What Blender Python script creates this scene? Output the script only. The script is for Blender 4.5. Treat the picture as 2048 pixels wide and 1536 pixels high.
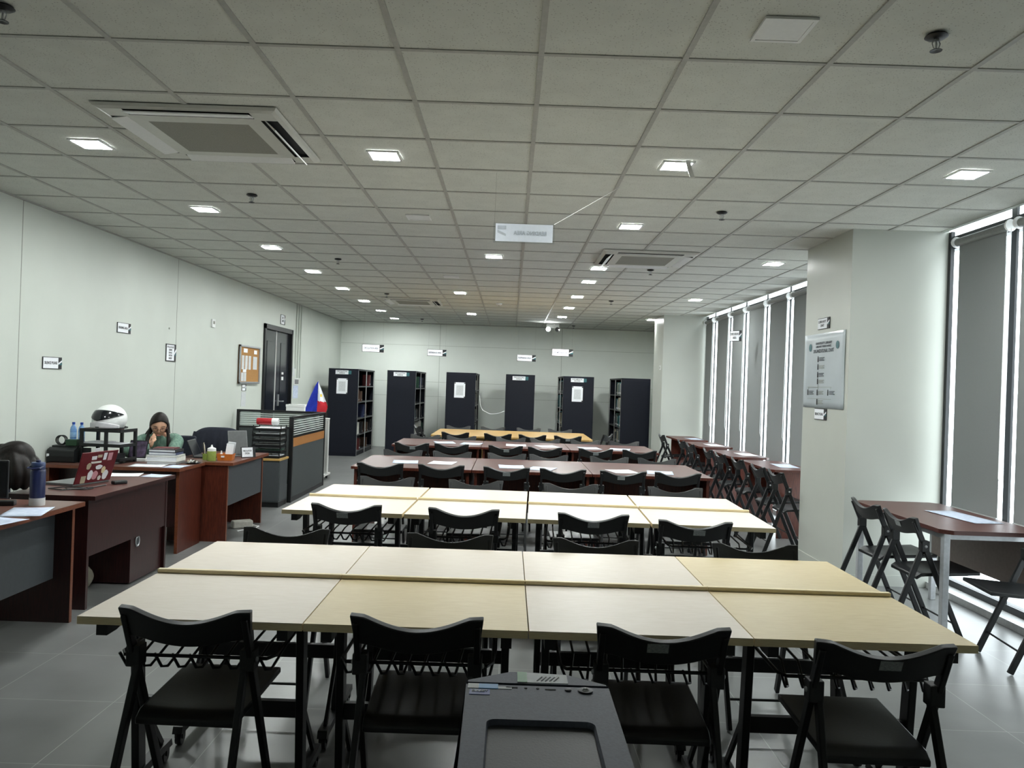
import bpy, bmesh, math, random
from mathutils import Vector, Matrix
random.seed(7)
PI = math.pi
for o in list(bpy.data.objects):
    bpy.data.objects.remove(o)
S = bpy.context.scene
COL = S.collection

# ------------------------------------------------------------------ camera
CAM_H = 1.55
CEIL = 2.93
yaw, pitch, roll = 0.0017, 0.0015, 0.0342
f_ = Vector((math.sin(yaw) * math.cos(pitch), math.cos(yaw) * math.cos(pitch), math.sin(pitch)))
r_ = Vector((math.cos(yaw), -math.sin(yaw), 0))
u_ = r_.cross(f_)
rr = r_ * math.cos(roll) + u_ * math.sin(roll)
uu = u_ * math.cos(roll) - r_ * math.sin(roll)
cd = bpy.data.cameras.new('camera')
cd.sensor_width = 36
cd.lens = 1565.8 / 2048 * 36
cd.clip_start = 0.05
cam = bpy.data.objects.new('camera', cd)
COL.objects.link(cam)
m = Matrix((rr, uu, -f_)).transposed().to_4x4()
m.translation = (0, 0, CAM_H)
cam.matrix_world = m
S.camera = cam

# ------------------------------------------------------------------ world, exposure, lamp strength
S.view_settings.view_transform = 'Standard'
S.view_settings.look = 'None'
S.view_settings.gamma = 1
S.view_settings.use_curve_mapping = False
S.view_settings.exposure = 0.0
w = bpy.data.worlds.new('overcast_sky')
S.world = w
w.use_nodes = True
bg = w.node_tree.nodes['Background']
bg.inputs[0].default_value = (0.86, 0.96, 1.0, 1)
bg.inputs[1].default_value = 6.0
LAMP = 328.0      # radiance of the small LED panels

# ------------------------------------------------------------------ materials
def lin(r, g, b):
    def f(c):
        c /= 255
        return c / 12.92 if c <= 0.04045 else ((c + 0.055) / 1.055) ** 2.4
    return (f(r), f(g), f(b), 1)

def mat(name, rgb, rough=0.5, metal=0.0, var=0.06, scale=40.0, bump=0.0, stretch=(1, 1, 1), spec=0.5, rgb2=None, detail=3):
    """principled surface whose colour is broken up by procedural noise"""
    M = bpy.data.materials.new(name)
    M.use_nodes = True
    n, l = M.node_tree.nodes, M.node_tree.links
    p = n['Principled BSDF']
    p.inputs['Roughness'].default_value = rough
    p.inputs['Metallic'].default_value = metal
    p.inputs['Specular IOR Level'].default_value = spec
    tc = n.new('ShaderNodeTexCoord')
    mp = n.new('ShaderNodeMapping')
    mp.inputs['Scale'].default_value = stretch
    nz = n.new('ShaderNodeTexNoise')
    nz.inputs['Scale'].default_value = scale
    nz.inputs['Detail'].default_value = detail
    l.new(tc.outputs['Object'], mp.inputs[0])
    l.new(mp.outputs[0], nz.inputs['Vector'])
    cr = n.new('ShaderNodeValToRGB')
    a = lin(*rgb)
    b = lin(*rgb2) if rgb2 else tuple(min(1, c * (1 + var)) for c in a[:3]) + (1,)
    a = a if rgb2 else tuple(c * (1 - var) for c in a[:3]) + (1,)
    cr.color_ramp.elements[0].position = 0.35
    cr.color_ramp.elements[1].position = 0.65
    cr.color_ramp.elements[0].color = a
    cr.color_ramp.elements[1].color = b
    l.new(nz.outputs['Fac'], cr.inputs[0])
    l.new(cr.outputs[0], p.inputs['Base Color'])
    if bump:
        bp = n.new('ShaderNodeBump')
        bp.inputs['Strength'].default_value = bump
        bp.inputs['Distance'].default_value = 0.002
        l.new(nz.outputs['Fac'], bp.inputs['Height'])
        l.new(bp.outputs[0], p.inputs['Normal'])
    return M

def emit(name, rgb, strength):
    M = bpy.data.materials.new(name)
    M.use_nodes = True
    n, l = M.node_tree.nodes, M.node_tree.links
    n.remove(n['Principled BSDF'])
    e = n.new('ShaderNodeEmission')
    e.inputs[0].default_value = (*rgb, 1)
    e.inputs[1].default_value = strength
    l.new(e.outputs[0], n['Material Output'].inputs[0])
    return M

def glass(name, tint=(1, 1, 1), refl=0.08):
    M = bpy.data.materials.new(name)
    M.use_nodes = True
    n, l = M.node_tree.nodes, M.node_tree.links
    n.remove(n['Principled BSDF'])
    t = n.new('ShaderNodeBsdfTransparent')
    t.inputs[0].default_value = (*tint, 1)
    g = n.new('ShaderNodeBsdfGlossy')
    g.inputs['Roughness'].default_value = 0.02
    mx = n.new('ShaderNodeMixShader')
    mx.inputs[0].default_value = refl
    l.new(t.outputs[0], mx.inputs[1])
    l.new(g.outputs[0], mx.inputs[2])
    l.new(mx.outputs[0], n['Material Output'].inputs[0])
    return M

def fabric_blind(name, rgb, trans=0.25):
    M = bpy.data.materials.new(name)
    M.use_nodes = True
    n, l = M.node_tree.nodes, M.node_tree.links
    n.remove(n['Principled BSDF'])
    tc = n.new('ShaderNodeTexCoord')
    nz = n.new('ShaderNodeTexNoise')
    nz.inputs['Scale'].default_value = 220
    l.new(tc.outputs['Object'], nz.inputs['Vector'])
    cr = n.new('ShaderNodeValToRGB')
    a = lin(*rgb)
    cr.color_ramp.elements[0].color = tuple(c * 0.93 for c in a[:3]) + (1,)
    cr.color_ramp.elements[1].color = tuple(c * 1.07 for c in a[:3]) + (1,)
    l.new(nz.outputs['Fac'], cr.inputs[0])
    d = n.new('ShaderNodeBsdfDiffuse')
    t = n.new('ShaderNodeBsdfTranslucent')
    l.new(cr.outputs[0], d.inputs[0])
    l.new(cr.outputs[0], t.inputs[0])
    mx = n.new('ShaderNodeMixShader')
    mx.inputs[0].default_value = trans
    l.new(d.outputs[0], mx.inputs[1])
    l.new(t.outputs[0], mx.inputs[2])
    l.new(mx.outputs[0], n['Material Output'].inputs[0])
    return M

def floor_material():
    M = mat('grey_floor_tile', (112, 113, 112), rough=0.3, var=0.10, scale=3.0, detail=6)
    n, l = M.node_tree.nodes, M.node_tree.links
    p = n['Principled BSDF']
    src = p.inputs['Base Color'].links[0].from_socket
    tc = n.new('ShaderNodeTexCoord')
    mp = n.new('ShaderNodeMapping')
    mp.inputs['Location'].default_value = (2.41, -4.28, 0)
    br = n.new('ShaderNodeTexBrick')
    br.offset = 0
    br.squash = 1
    br.inputs['Scale'].default_value = 1
    br.inputs['Mortar Size'].default_value = 0.0022
    br.inputs['Mortar Smooth'].default_value = 0.2
    br.inputs['Brick Width'].default_value = 0.6
    br.inputs['Row Height'].default_value = 0.6
    l.new(tc.outputs['Object'], mp.inputs[0])
    l.new(mp.outputs[0], br.inputs['Vector'])
    mx = n.new('ShaderNodeMix')
    mx.data_type = 'RGBA'
    mx.inputs[7].default_value = lin(150, 151, 148)
    l.new(br.outputs['Fac'], mx.inputs[0])
    l.new(src, mx.inputs[6])
    l.new(mx.outputs[2], p.inputs['Base Color'])
    bp = n.new('ShaderNodeBump')
    bp.inputs['Strength'].default_value = 0.3
    bp.inputs['Distance'].default_value = 0.001
    bp.invert = True
    l.new(br.outputs['Fac'], bp.inputs['Height'])
    l.new(bp.outputs[0], p.inputs['Normal'])
    return M

def ceiling_material():
    """mineral fibre tile with small dark pinholes"""
    M = mat('mineral_fibre_tile', (205, 207, 200), rough=0.9, var=0.03, scale=8, spec=0.2)
    n, l = M.node_tree.nodes, M.node_tree.links
    p = n['Principled BSDF']
    src = p.inputs['Base Color'].links[0].from_socket
    tc = n.new('ShaderNodeTexCoord')
    vo = n.new('ShaderNodeTexVoronoi')
    vo.inputs['Scale'].default_value = 75
    l.new(tc.outputs['Object'], vo.inputs['Vector'])
    cr = n.new('ShaderNodeValToRGB')
    cr.color_ramp.elements[0].position = 0.10
    cr.color_ramp.elements[0].color = (1, 1, 1, 1)
    cr.color_ramp.elements[1].position = 0.26
    cr.color_ramp.elements[1].color = (0, 0, 0, 1)
    l.new(vo.outputs['Distance'], cr.inputs[0])
    nz = n.new('ShaderNodeTexNoise')
    nz.inputs['Scale'].default_value = 25
    l.new(tc.outputs['Object'], nz.inputs['Vector'])
    mu = n.new('ShaderNodeMath')
    mu.operation = 'MULTIPLY'
    l.new(cr.outputs[0], mu.inputs[0])
    l.new(nz.outputs['Fac'], mu.inputs[1])
    mx = n.new('ShaderNodeMix')
    mx.data_type = 'RGBA'
    mx.inputs[7].default_value = lin(95, 94, 88)
    l.new(mu.outputs[0], mx.inputs[0])
    l.new(src, mx.inputs[6])
    l.new(mx.outputs[2], p.inputs['Base Color'])
    return M

def striped(name, rgb1, rgb2, freq, axis='Z', alpha_gap=False):
    """alternating stripes in object space along one axis; the gaps can be clear glass"""
    M = mat(name, rgb1, rough=0.35, var=0.04)
    n, l = M.node_tree.nodes, M.node_tree.links
    p = n['Principled BSDF']
    tc = n.new('ShaderNodeTexCoord')
    sp = n.new('ShaderNodeSeparateXYZ')
    l.new(tc.outputs['Object'], sp.inputs[0])
    a = n.new('ShaderNodeMath')
    a.operation = 'MULTIPLY'
    a.inputs[1].default_value = freq
    l.new(sp.outputs[axis], a.inputs[0])
    b = n.new('ShaderNodeMath')
    b.operation = 'FRACT'
    l.new(a.outputs[0], b.inputs[0])
    c = n.new('ShaderNodeMath')
    c.operation = 'GREATER_THAN'
    c.inputs[1].default_value = 0.5
    l.new(b.outputs[0], c.inputs[0])
    if alpha_gap:
        t = n.new('ShaderNodeBsdfTransparent')
        t.inputs[0].default_value = (0.62, 0.66, 0.66, 1)
        mx = n.new('ShaderNodeMixShader')
        l.new(c.outputs[0], mx.inputs[0])
        l.new(p.outputs[0], mx.inputs[1])
        l.new(t.outputs[0], mx.inputs[2])
        l.new(mx.outputs[0], n['Material Output'].inputs[0])
    else:
        src = p.inputs['Base Color'].links[0].from_socket
        mx = n.new('ShaderNodeMix')
        mx.data_type = 'RGBA'
        mx.inputs[7].default_value = lin(*rgb2)
        l.new(c.outputs[0], mx.inputs[0])
        l.new(src, mx.inputs[6])
        l.new(mx.outputs[2], p.inputs['Base Color'])
    return M

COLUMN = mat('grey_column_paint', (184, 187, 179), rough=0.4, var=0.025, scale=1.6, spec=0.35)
WALLBACK = mat('far_wall_brightened', (245, 250, 243), rough=0.45, var=0.02, scale=1.6, spec=0.35)  # wall paint lightened to make up for weak light at the far end
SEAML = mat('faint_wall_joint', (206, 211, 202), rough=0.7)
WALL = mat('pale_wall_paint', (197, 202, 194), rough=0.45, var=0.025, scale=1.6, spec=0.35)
SEAM = mat('wall_joint', (150, 153, 145), rough=0.7)
TILE = ceiling_material()
TBAR = mat('ceiling_t_bar', (166, 166, 160), rough=0.5)
TBAR_SIDE = mat('ceiling_t_bar_lip', (214, 213, 206), rough=0.5)
FLOOR = floor_material()
PLASTIC = mat('black_plastic', (20, 22, 23), rough=0.46, var=0.12, scale=180, bump=0.08)
PLASTIC_SEAT = mat('black_seat_plastic', (22, 24, 26), rough=0.38, var=0.12, scale=160, bump=0.1)
BLACKMETAL = mat('black_metal', (22, 23, 25), rough=0.4, var=0.1, metal=0.2)
DARKHOLE = mat('dark_opening', (12, 12, 12), rough=0.8)
BIRCH = mat('pale_birch_laminate', (216, 199, 160), spec=0.3, rough=0.42, scale=7, stretch=(2.2, 26, 26), rgb2=(207, 188, 146), detail=5)
BIRCH_B = mat('whitish_birch_laminate', (222, 211, 197), spec=0.3, rough=0.42, scale=7, stretch=(2.2, 26, 26), rgb2=(214, 202, 185), detail=5)
BIRCH_EDGE = mat('birch_edge_band', (238, 222, 182), rough=0.45, scale=9, stretch=(3, 30, 30), rgb2=(228, 208, 162))
TAN = mat('tan_oak_laminate', (196, 160, 98), rough=0.35, scale=7, stretch=(2, 24, 24), rgb2=(172, 136, 78), detail=5)
MAROON = mat('maroon_wood_laminate', (92, 58, 53), spec=0.3, rough=0.38, scale=6, stretch=(2, 22, 22), rgb2=(80, 49, 45), detail=5)
MAROON_D = mat('dark_maroon_laminate', (58, 26, 25), rough=0.35, scale=6, stretch=(22, 22, 2), rgb2=(42, 18, 18), detail=5)
MAHOG = mat('mahogany_laminate', (92, 42, 28), rough=0.35, scale=6, stretch=(22, 22, 2), rgb2=(66, 28, 19), detail=5)
DESKTOP = mat('brown_desk_top', (108, 74, 64), rough=0.3, scale=6, stretch=(20, 2, 20), rgb2=(88, 58, 50), detail=5)
DESKEDGE = mat('orange_brown_edge_band', (122, 66, 40), rough=0.4, scale=9, stretch=(4, 4, 30), rgb2=(98, 52, 32))
GREYBOARD = mat('charcoal_board', (64, 68, 71), rough=0.5, var=0.05)
CHARCOAL = mat('charcoal_fabric_panel', (62, 67, 68), rough=0.85, var=0.08, scale=120, bump=0.1)
OAKBAND = mat('oak_band', (184, 128, 74), rough=0.4, scale=8, stretch=(20, 2, 20), rgb2=(158, 104, 56))
WHITE = mat('white_plastic', (226, 227, 226), rough=0.4, var=0.02)
WHITEMETAL = mat('white_powder_coat', (218, 219, 216), rough=0.35, var=0.02)
ACGREY = mat('grey_filter_grille', (136, 135, 126), rough=0.7, scale=200, var=0.12)
PAPER = mat('white_paper', (232, 234, 238), rough=0.7, var=0.02)
PRINT = mat('printed_page', (206, 214, 230), rough=0.6, scale=26, rgb2=(178, 190, 212), stretch=(1, 3, 1))
PRINTG = mat('printed_page_grey', (214, 216, 216), rough=0.6, scale=60, rgb2=(182, 186, 190), stretch=(1, 1, 5))
INK = mat('black_ink', (18, 19, 22), rough=0.6)
NAVYINK = mat('navy_ink', (26, 30, 70), rough=0.6)
FAINTINK = mat('faint_ink', (186, 193, 202), rough=0.6)
TEAL = mat('teal_print', (40, 92, 98), rough=0.5)
STEELDARK = mat('midnight_steel', (16, 19, 30), rough=0.5, var=0.08, spec=0.25)
STEELGREY = mat('grey_steel_upright', (186, 188, 186), rough=0.4, metal=0.3)
GREYMETAL = mat('light_grey_steel_leg', (176, 179, 182), rough=0.4, metal=0.2)
ALU = mat('dark_window_aluminium', (40, 42, 44), rough=0.4, metal=0.3)
ALULIGHT = mat('satin_aluminium', (178, 180, 182), rough=0.35, metal=0.6)
BLIND = fabric_blind('grey_blind_fabric', (138, 141, 141), 0.12)
GLASS = glass('window_glass')
LED = emit('led_diffuser', (0.95, 1.0, 0.985), LAMP)
SPOT = emit('emergency_lamp', (0.95, 1.0, 1.0), LAMP * 0.8)
CORK = mat('cork', (176, 130, 74), rough=0.9, scale=150, rgb2=(146, 104, 56), bump=0.2)
SKIN = mat('skin', (206, 160, 132), rough=0.5, var=0.05, scale=30)
HAIR = mat('dark_brown_hair', (16, 13, 12), rough=0.5, scale=14, stretch=(9, 9, 1), rgb2=(30, 23, 20), spec=0.25)
CARDI = mat('sage_green_knit', (112, 140, 124), rough=0.9, scale=16, stretch=(3, 3, 1), rgb2=(84, 112, 100), bump=0.3)
NAVY = mat('navy_cloth', (24, 28, 42), rough=0.85, scale=40, var=0.15, bump=0.3)
DENIM = mat('dark_trousers', (36, 40, 54), rough=0.9, var=0.1)
RED = mat('red_plastic', (170, 28, 38), rough=0.4)
CRIMSON = mat('dark_red_lid', (98, 20, 30), rough=0.35, var=0.08)
GRAPHITE = mat('graphite_case_plastic', (72, 77, 92), rough=0.6, scale=260, var=0.10, bump=0.12)
GRAPHITE_D = mat('dark_vent_mesh', (22, 25, 34), rough=0.5, scale=300, var=0.15, bump=0.1)
SMOKE = mat('dark_glass_screen', (20, 22, 26), rough=0.15)
LAPGREY = mat('grey_laptop_shell', (112, 114, 114), rough=0.4, metal=0.3)

# ------------------------------------------------------------------ helpers
class G:
    """collects boxes, beams, tubes and prisms into ONE mesh"""
    def __init__(s):
        s.v, s.f, s.m = [], [], []

    def add(s, vs, fs, mi=0):
        k = len(s.v)
        s.v += [tuple(x) for x in vs]
        for q in fs:
            s.f.append(tuple(i + k for i in q))
            s.m.append(mi)
        return s

    def box(s, x0, y0, z0, x1, y1, z1, mi=0):
        x0, x1 = min(x0, x1), max(x0, x1)
        y0, y1 = min(y0, y1), max(y0, y1)
        z0, z1 = min(z0, z1), max(z0, z1)
        vs = [(x0, y0, z0), (x1, y0, z0), (x1, y1, z0), (x0, y1, z0), (x0, y0, z1), (x1, y0, z1), (x1, y1, z1), (x0, y1, z1)]
        return s.add(vs, [(3, 2, 1, 0), (4, 5, 6, 7), (0, 1, 5, 4), (1, 2, 6, 5), (2, 3, 7, 6), (3, 0, 4, 7)], mi)

    def hexa(s, b, t, mi=0):
        return s.add(list(b) + list(t), [(3, 2, 1, 0), (4, 5, 6, 7), (0, 1, 5, 4), (1, 2, 6, 5), (2, 3, 7, 6), (3, 0, 4, 7)], mi)

    def beam(s, p, q, a, b, mi=0, ref=(1, 0, 0)):
        """rectangular bar from p to q; a along ref, b across"""
        p, q = Vector(p), Vector(q)
        d = (q - p).normalized()
        x = Vector(ref)
        x = (x - d * x.dot(d)).normalized()
        y = d.cross(x)
        o = [(-a / 2, -b / 2), (a / 2, -b / 2), (a / 2, b / 2), (-a / 2, b / 2)]
        return s.hexa([p + x * i + y * j for i, j in o], [q + x * i + y * j for i, j in o], mi)

    def tube(s, pts, r, n=8, mi=0, close=False, rs=None):
        pts = [Vector(p) for p in pts]
        N = len(pts)
        vs, fs = [], []
        x = None
        for i, p in enumerate(pts):
            if close:
                d = (pts[(i + 1) % N] - pts[i - 1]).normalized()
            else:
                d = (pts[min(i + 1, N - 1)] - pts[max(i - 1, 0)]).normalized()
            if x is None:
                x = Vector((0, 0, 1)) if abs(d.z) < 0.9 else Vector((1, 0, 0))
            x = (x - d * x.dot(d)).normalized()
            y = d.cross(x)
            R = rs[i] if rs else r
            vs += [p + (x * math.cos(2 * PI * k / n) + y * math.sin(2 * PI * k / n)) * R for k in range(n)]
        for i in range(N if close else N - 1):
            j = (i + 1) % N
            for k in range(n):
                fs.append((i * n + k, i * n + (k + 1) % n, j * n + (k + 1) % n, j * n + k))
        if not close:
            fs.append(tuple(range(n - 1, -1, -1)))
            fs.append(tuple((N - 1) * n + k for k in range(n)))
        return s.add(vs, fs, mi)

    def lathe(s, prof, c=(0, 0, 0), n=24, mi=0, axis='Z'):
        vs, fs = [], []
        for r, z in prof:
            for k in range(n):
                a = 2 * PI * k / n
                q = (r * math.cos(a), r * math.sin(a), z)
                if axis == 'X':
                    q = (q[2], q[0], q[1])
                elif axis == 'Y':
                    q = (q[1], q[2], q[0])
                vs.append((q[0] + c[0], q[1] + c[1], q[2] + c[2]))
        for i in range(len(prof) - 1):
            for k in range(n):
                fs.append((i * n + k, i * n + (k + 1) % n, (i + 1) * n + (k + 1) % n, (i + 1) * n + k))
        if prof[0][0] > 1e-6:
            fs.append(tuple(range(n - 1, -1, -1)))
        if prof[-1][0] > 1e-6:
            fs.append(tuple((len(prof) - 1) * n + k for k in range(n)))
        return s.add(vs, fs, mi)

    def prism(s, poly, d0, d1, axis='Z', mi=0, mside=None):
        """2-d polygon (ccw) extruded along an axis"""
        def P(a, b, d):
            return {'Z': (a, b, d), 'Y': (a, d, b), 'X': (d, a, b)}[axis]
        n = len(poly)
        vs = [P(a, b, d0) for a, b in poly] + [P(a, b, d1) for a, b in poly]
        s.add(vs, [tuple(range(n - 1, -1, -1)), tuple(range(n, 2 * n))], mi)
        return s.add(vs, [(i, (i + 1) % n, n + (i + 1) % n, n + i) for i in range(n)], mi if mside is None else mside)

    def surf(s, fn, nu, nv, mi=None):
        """grid surface fn(i/nu, j/nv) -> point; mi may be a function of (u, v)"""
        vs = [fn(i / nu, j / nv) for j in range(nv + 1) for i in range(nu + 1)]
        k = len(s.v)
        s.v += [tuple(x) for x in vs]
        for j in range(nv):
            for i in range(nu):
                a = k + j * (nu + 1) + i
                s.f.append((a, a + 1, a + nu + 2, a + nu + 1))
                s.m.append(mi((i + .5) / nu, (j + .5) / nv) if callable(mi) else (mi or 0))
        return s

    def shell(s, fn, nu, nv, th, mi=0):
        """closed thin solid: fn(u, v) -> (point, normal)"""
        A, B = [], []
        for j in range(nv + 1):
            for i in range(nu + 1):
                p, nn = fn(i / nu, j / nv)
                p, nn = Vector(p), Vector(nn)
                A.append(p + nn * th / 2)
                B.append(p - nn * th / 2)
        N = len(A)
        W = nu + 1
        fs = []
        for j in range(nv):
            for i in range(nu):
                a = j * W + i
                fs.append((a, a + 1, a + W + 1, a + W))
                fs.append((N + a + W, N + a + W + 1, N + a + 1, N + a))
        ring = [i for i in range(W)] + [j * W + nu for j in range(1, nv + 1)] + [nv * W + i for i in range(nu - 1, -1, -1)] + [j * W for j in range(nv - 1, 0, -1)]
        for k in range(len(ring)):
            a, b = ring[k], ring[(k + 1) % len(ring)]
            fs.append((b, a, N + a, N + b))
        return s.add(A + B, fs, mi)

    def build(s, name, mats, parent=None, loc=(0, 0, 0), rot=(0, 0, 0), bevel=0, smooth=False, seg=2):
        me = bpy.data.meshes.new(name)
        me.from_pydata(s.v, [], s.f)
        mats = mats if isinstance(mats, (list, tuple)) else [mats]
        for x in mats:
            me.materials.append(x)
        me.polygons.foreach_set('material_index', s.m)
        bm = bmesh.new()
        bm.from_mesh(me)
        bmesh.ops.recalc_face_normals(bm, faces=bm.faces)
        bm.to_mesh(me)
        bm.free()
        if smooth:
            for p in me.polygons:
                p.use_smooth = True
            if smooth != 'all':
                try:
                    me.set_sharp_from_angle(angle=math.radians(40))
                except Exception:
                    pass
        me.update()
        o = bpy.data.objects.new(name, me)
        COL.objects.link(o)
        o.location = loc
        o.rotation_euler = rot
        if parent:
            o.parent = parent
        if bevel:
            b = o.modifiers.new('edge', 'BEVEL')
            b.width = bevel
            b.segments = seg
            b.limit_method = 'ANGLE'
            b.angle_limit = math.radians(40)
            b.use_clamp_overlap = True
        return o

def tag(o, label, cat, group=None):
    o['label'] = label
    o['category'] = cat
    if group:
        o['group'] = group
    return o

def thing(name, label, cat, loc=(0, 0, 0), rz=0, group=None):
    o = bpy.data.objects.new(name, None)
    o.empty_display_size = 0.1
    COL.objects.link(o)
    o.location = loc
    o.rotation_euler = (0, 0, rz)
    return tag(o, label, cat, group)

KIDS = {}
def copy_tree(o, parent=None):
    c = o.copy()
    COL.objects.link(c)
    if parent is not None:
        c.parent = parent
    for ch in KIDS.setdefault(o.name, [x for x in bpy.data.objects if x.parent is o]):
        copy_tree(ch, c)
    return c

def struct(o, parent=None):
    o['kind'] = 'structure'
    return o

def text(s, size, M, parent, loc, rot, name='lettering', align='CENTER', width=None, mirror=False):
    c = bpy.data.curves.new(name, 'FONT')
    c.body = s
    c.size = size
    c.align_x = align
    c.align_y = 'CENTER'
    c.extrude = 0.0004
    c.offset = size * 0.012
    c.resolution_u = 2
    t = bpy.data.objects.new(name, c)
    me = bpy.data.meshes.new_from_object(t)
    bpy.data.objects.remove(t)
    bpy.data.curves.remove(c)
    if width and me.vertices:
        xs = [v.co.x for v in me.vertices]
        k = width / (max(xs) - min(xs))
        for v in me.vertices:
            v.co.x *= k
    if mirror:
        for v in me.vertices:
            v.co.x *= -1
    me.materials.clear()
    me.materials.append(M)
    o = bpy.data.objects.new(name, me)
    COL.objects.link(o)
    o.parent = parent
    o.location = loc
    o.rotation_euler = rot
    return o

ORD = ['first', 'second', 'third', 'fourth', 'fifth', 'sixth', 'seventh', 'eighth', 'ninth', 'tenth', 'eleventh', 'twelfth',
       'thirteenth', 'fourteenth', 'fifteenth', 'sixteenth', 'seventeenth', 'eighteenth']

# ------------------------------------------------------------------ the room
XL, XR, YB, YF = -4.04, 3.50, 18.5, -1.6      # left wall, ceiling edge at the windows, far wall, wall behind the camera
XG = 3.62                                      # window glass
struct(G().box(XL - 0.3, YF - 0.2, -0.1, 4.1, YB + 0.2, 0).build('floor', FLOOR))

# left wall, with its panel joints and the opening of the double door
DY0, DY1, DZ = 12.72, 14.36, 2.42
g = G()
WT = 0.14
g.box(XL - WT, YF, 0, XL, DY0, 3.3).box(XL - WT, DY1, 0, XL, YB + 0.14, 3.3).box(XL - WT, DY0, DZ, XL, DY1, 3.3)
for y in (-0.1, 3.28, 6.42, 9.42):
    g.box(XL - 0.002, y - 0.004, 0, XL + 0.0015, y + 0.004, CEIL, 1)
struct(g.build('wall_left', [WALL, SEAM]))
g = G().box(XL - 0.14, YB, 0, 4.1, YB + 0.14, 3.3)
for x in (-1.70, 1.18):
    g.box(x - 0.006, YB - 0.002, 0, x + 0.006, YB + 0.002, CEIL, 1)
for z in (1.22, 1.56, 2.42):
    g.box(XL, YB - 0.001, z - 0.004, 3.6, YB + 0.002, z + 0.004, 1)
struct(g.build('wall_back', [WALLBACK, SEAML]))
struct(G().box(XL - 0.14, YF - 0.14, 0, 4.1, YF, 3.3).build('wall_front', WALL))
g = G().box(XR + 0.06, YF, 0, XG + 0.2, 3.05, 3.3)
g.box(XR + 0.06, 14.85, 0, XG + 0.2, YB, 3.3)
g.box(XR, YF, CEIL, XR + 0.04, YB, 3.3)
struct(g.build('wall_right', WALL))

# ceiling: tiles with the exposed T-bar grid
gx0, gy0, T = 0.081, 3.264, 0.6
g = G().box(XL, YF, CEIL + 0.006, XR, YB, CEIL + 0.03)
g.box(XR - 0.02, YF, 3.27, XG + 0.2, YB, 3.3)
i0 = math.ceil((XL - gx0) / T)
i1 = math.floor((XR - gx0) / T)
for i in range(i0, i1 + 1):
    x = gx0 + T * i
    g.box(x - 0.012, YF, CEIL, x + 0.012, YB, CEIL + 0.006, 1)
for j in range(math.ceil((YF - gy0) / T), math.floor((YB - gy0) / T) + 1):
    y = gy0 + T * j
    for i in range(i0 - 1, i1 + 1):
        a = max(XL, gx0 + T * i + 0.012)
        b = min(XR, gx0 + T * (i + 1) - 0.012)
        g.box(a, y - 0.012, CEIL + 0.0015, b, y + 0.012, CEIL + 0.006, 1)
g.box(XL, YF, CEIL - 0.004, XL + 0.02, YB, CEIL + 0.006, 1)
g.box(XL, YB - 0.02, CEIL - 0.004, XR, YB, CEIL + 0.006, 1)
struct(g.build('ceiling', [TILE, TBAR]))

# square columns along the windows
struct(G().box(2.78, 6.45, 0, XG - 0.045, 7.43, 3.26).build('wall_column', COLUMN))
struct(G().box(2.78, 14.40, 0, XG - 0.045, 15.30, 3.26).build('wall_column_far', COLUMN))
g = G()
g.box(2.772, 6.442, 0, XR, 6.45, 0.09).box(2.772, 6.442, 0, 2.78, 7.43, 0.09)
g.box(2.772, 14.392, 0, XR, 14.40, 0.09).box(2.772, 14.392, 0, 2.78, 15.3, 0.09)
struct(g.build('baseboard_columns', COLUMN))

# windows: raised kerb, dark frame and mullions, panes
def window(nm, y0, y1, yc, mull, mw):
    fr = struct(G().box(XR - 0.03, y0, 0, XG + 0.12, y1, 0.05).build('trim_1', mat('grey_kerb', (188, 190, 190), rough=0.5)))
    g = G()
    g.box(XG - 0.02, y0, 0.05, XG + 0.05, y1, 0.10)
    g.box(XG - 0.02, y0, 2.79, XG + 0.05, y1, 2.895)
    g.box(XG - 0.02, y0, 3.2, XG + 0.05, y1, 3.27)
    g.box(XG - 0.05, yc - 0.04, 0.05, XG - 0.02, yc, 2.93)
    w = struct(g.build(nm, ALU))
    for y in mull:
        G().box(XG - 0.018, y - mw, 0.10, XG, y + mw, 3.2).build('mullion', ALU, w)
    ys = [y0] + list(mull) + [y1]
    for a, b in zip(ys[:-1], ys[1:]):
        G().box(XG - 0.003, a, 0.10, XG + 0.003, b, 3.2).build('pane', GLASS, w)
    return w
window('window_1', 6.95, 14.85, 14.40, [8.35, 9.28, 10.195, 11.115, 12.11, 12.96, 13.94], 0.012)
window('window_2', 3.05, 6.95, 6.45, [3.86, 4.76, 5.655], 0.03)

# roller blinds
def blind(y0, y1, label, zb):
    t = thing('roller_blind', label, 'blind', (3.55, (y0 + y1) / 2, 0), 0, 'grey roller blinds at the windows')
    h = (y1 - y0) / 2
    G().box(-0.0015, -h, zb, 0.0015, h, 2.80).build('fabric', BLIND, t)
    G().tube([(0.0, -h - 0.02, 2.815), (0.0, h + 0.02, 2.815)], 0.034, 14).build('roller_tube', mat_roller, t, smooth=True)
    for sgn in (-1, 1):
        G().lathe([(0.0, -0.012), (0.042, -0.01), (0.045, 0.0), (0.042, 0.01), (0.0, 0.012)], (0, sgn * (h + 0.045), 2.82), 16, axis='Y').build('bracket', WHITE, t, smooth=True)
    G().tube([(0, -h, zb), (0, h, zb)], 0.010, 8).build('bottom_bar', ALULIGHT, t)
    pts = [(-0.02, -h - 0.04, 2.80), (-0.03, -h - 0.045, 1.0), (-0.02, -h - 0.055, 0.95), (-0.005, -h - 0.06, 1.0), (0.0, -h - 0.055, 2.80)]
    G().tube(pts, 0.0026, 6).build('pull_chain', WHITE, t)
mat_roller = mat('blind_roller_cover', (122, 124, 122), rough=0.45)
FARB = [(13.85, 14.33), (12.85, 13.54), (12.01, 12.62), (11.04, 11.76), (10.13, 10.80), (9.23, 9.90), (8.32, 9.00), (7.50, 8.08)]
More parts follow.
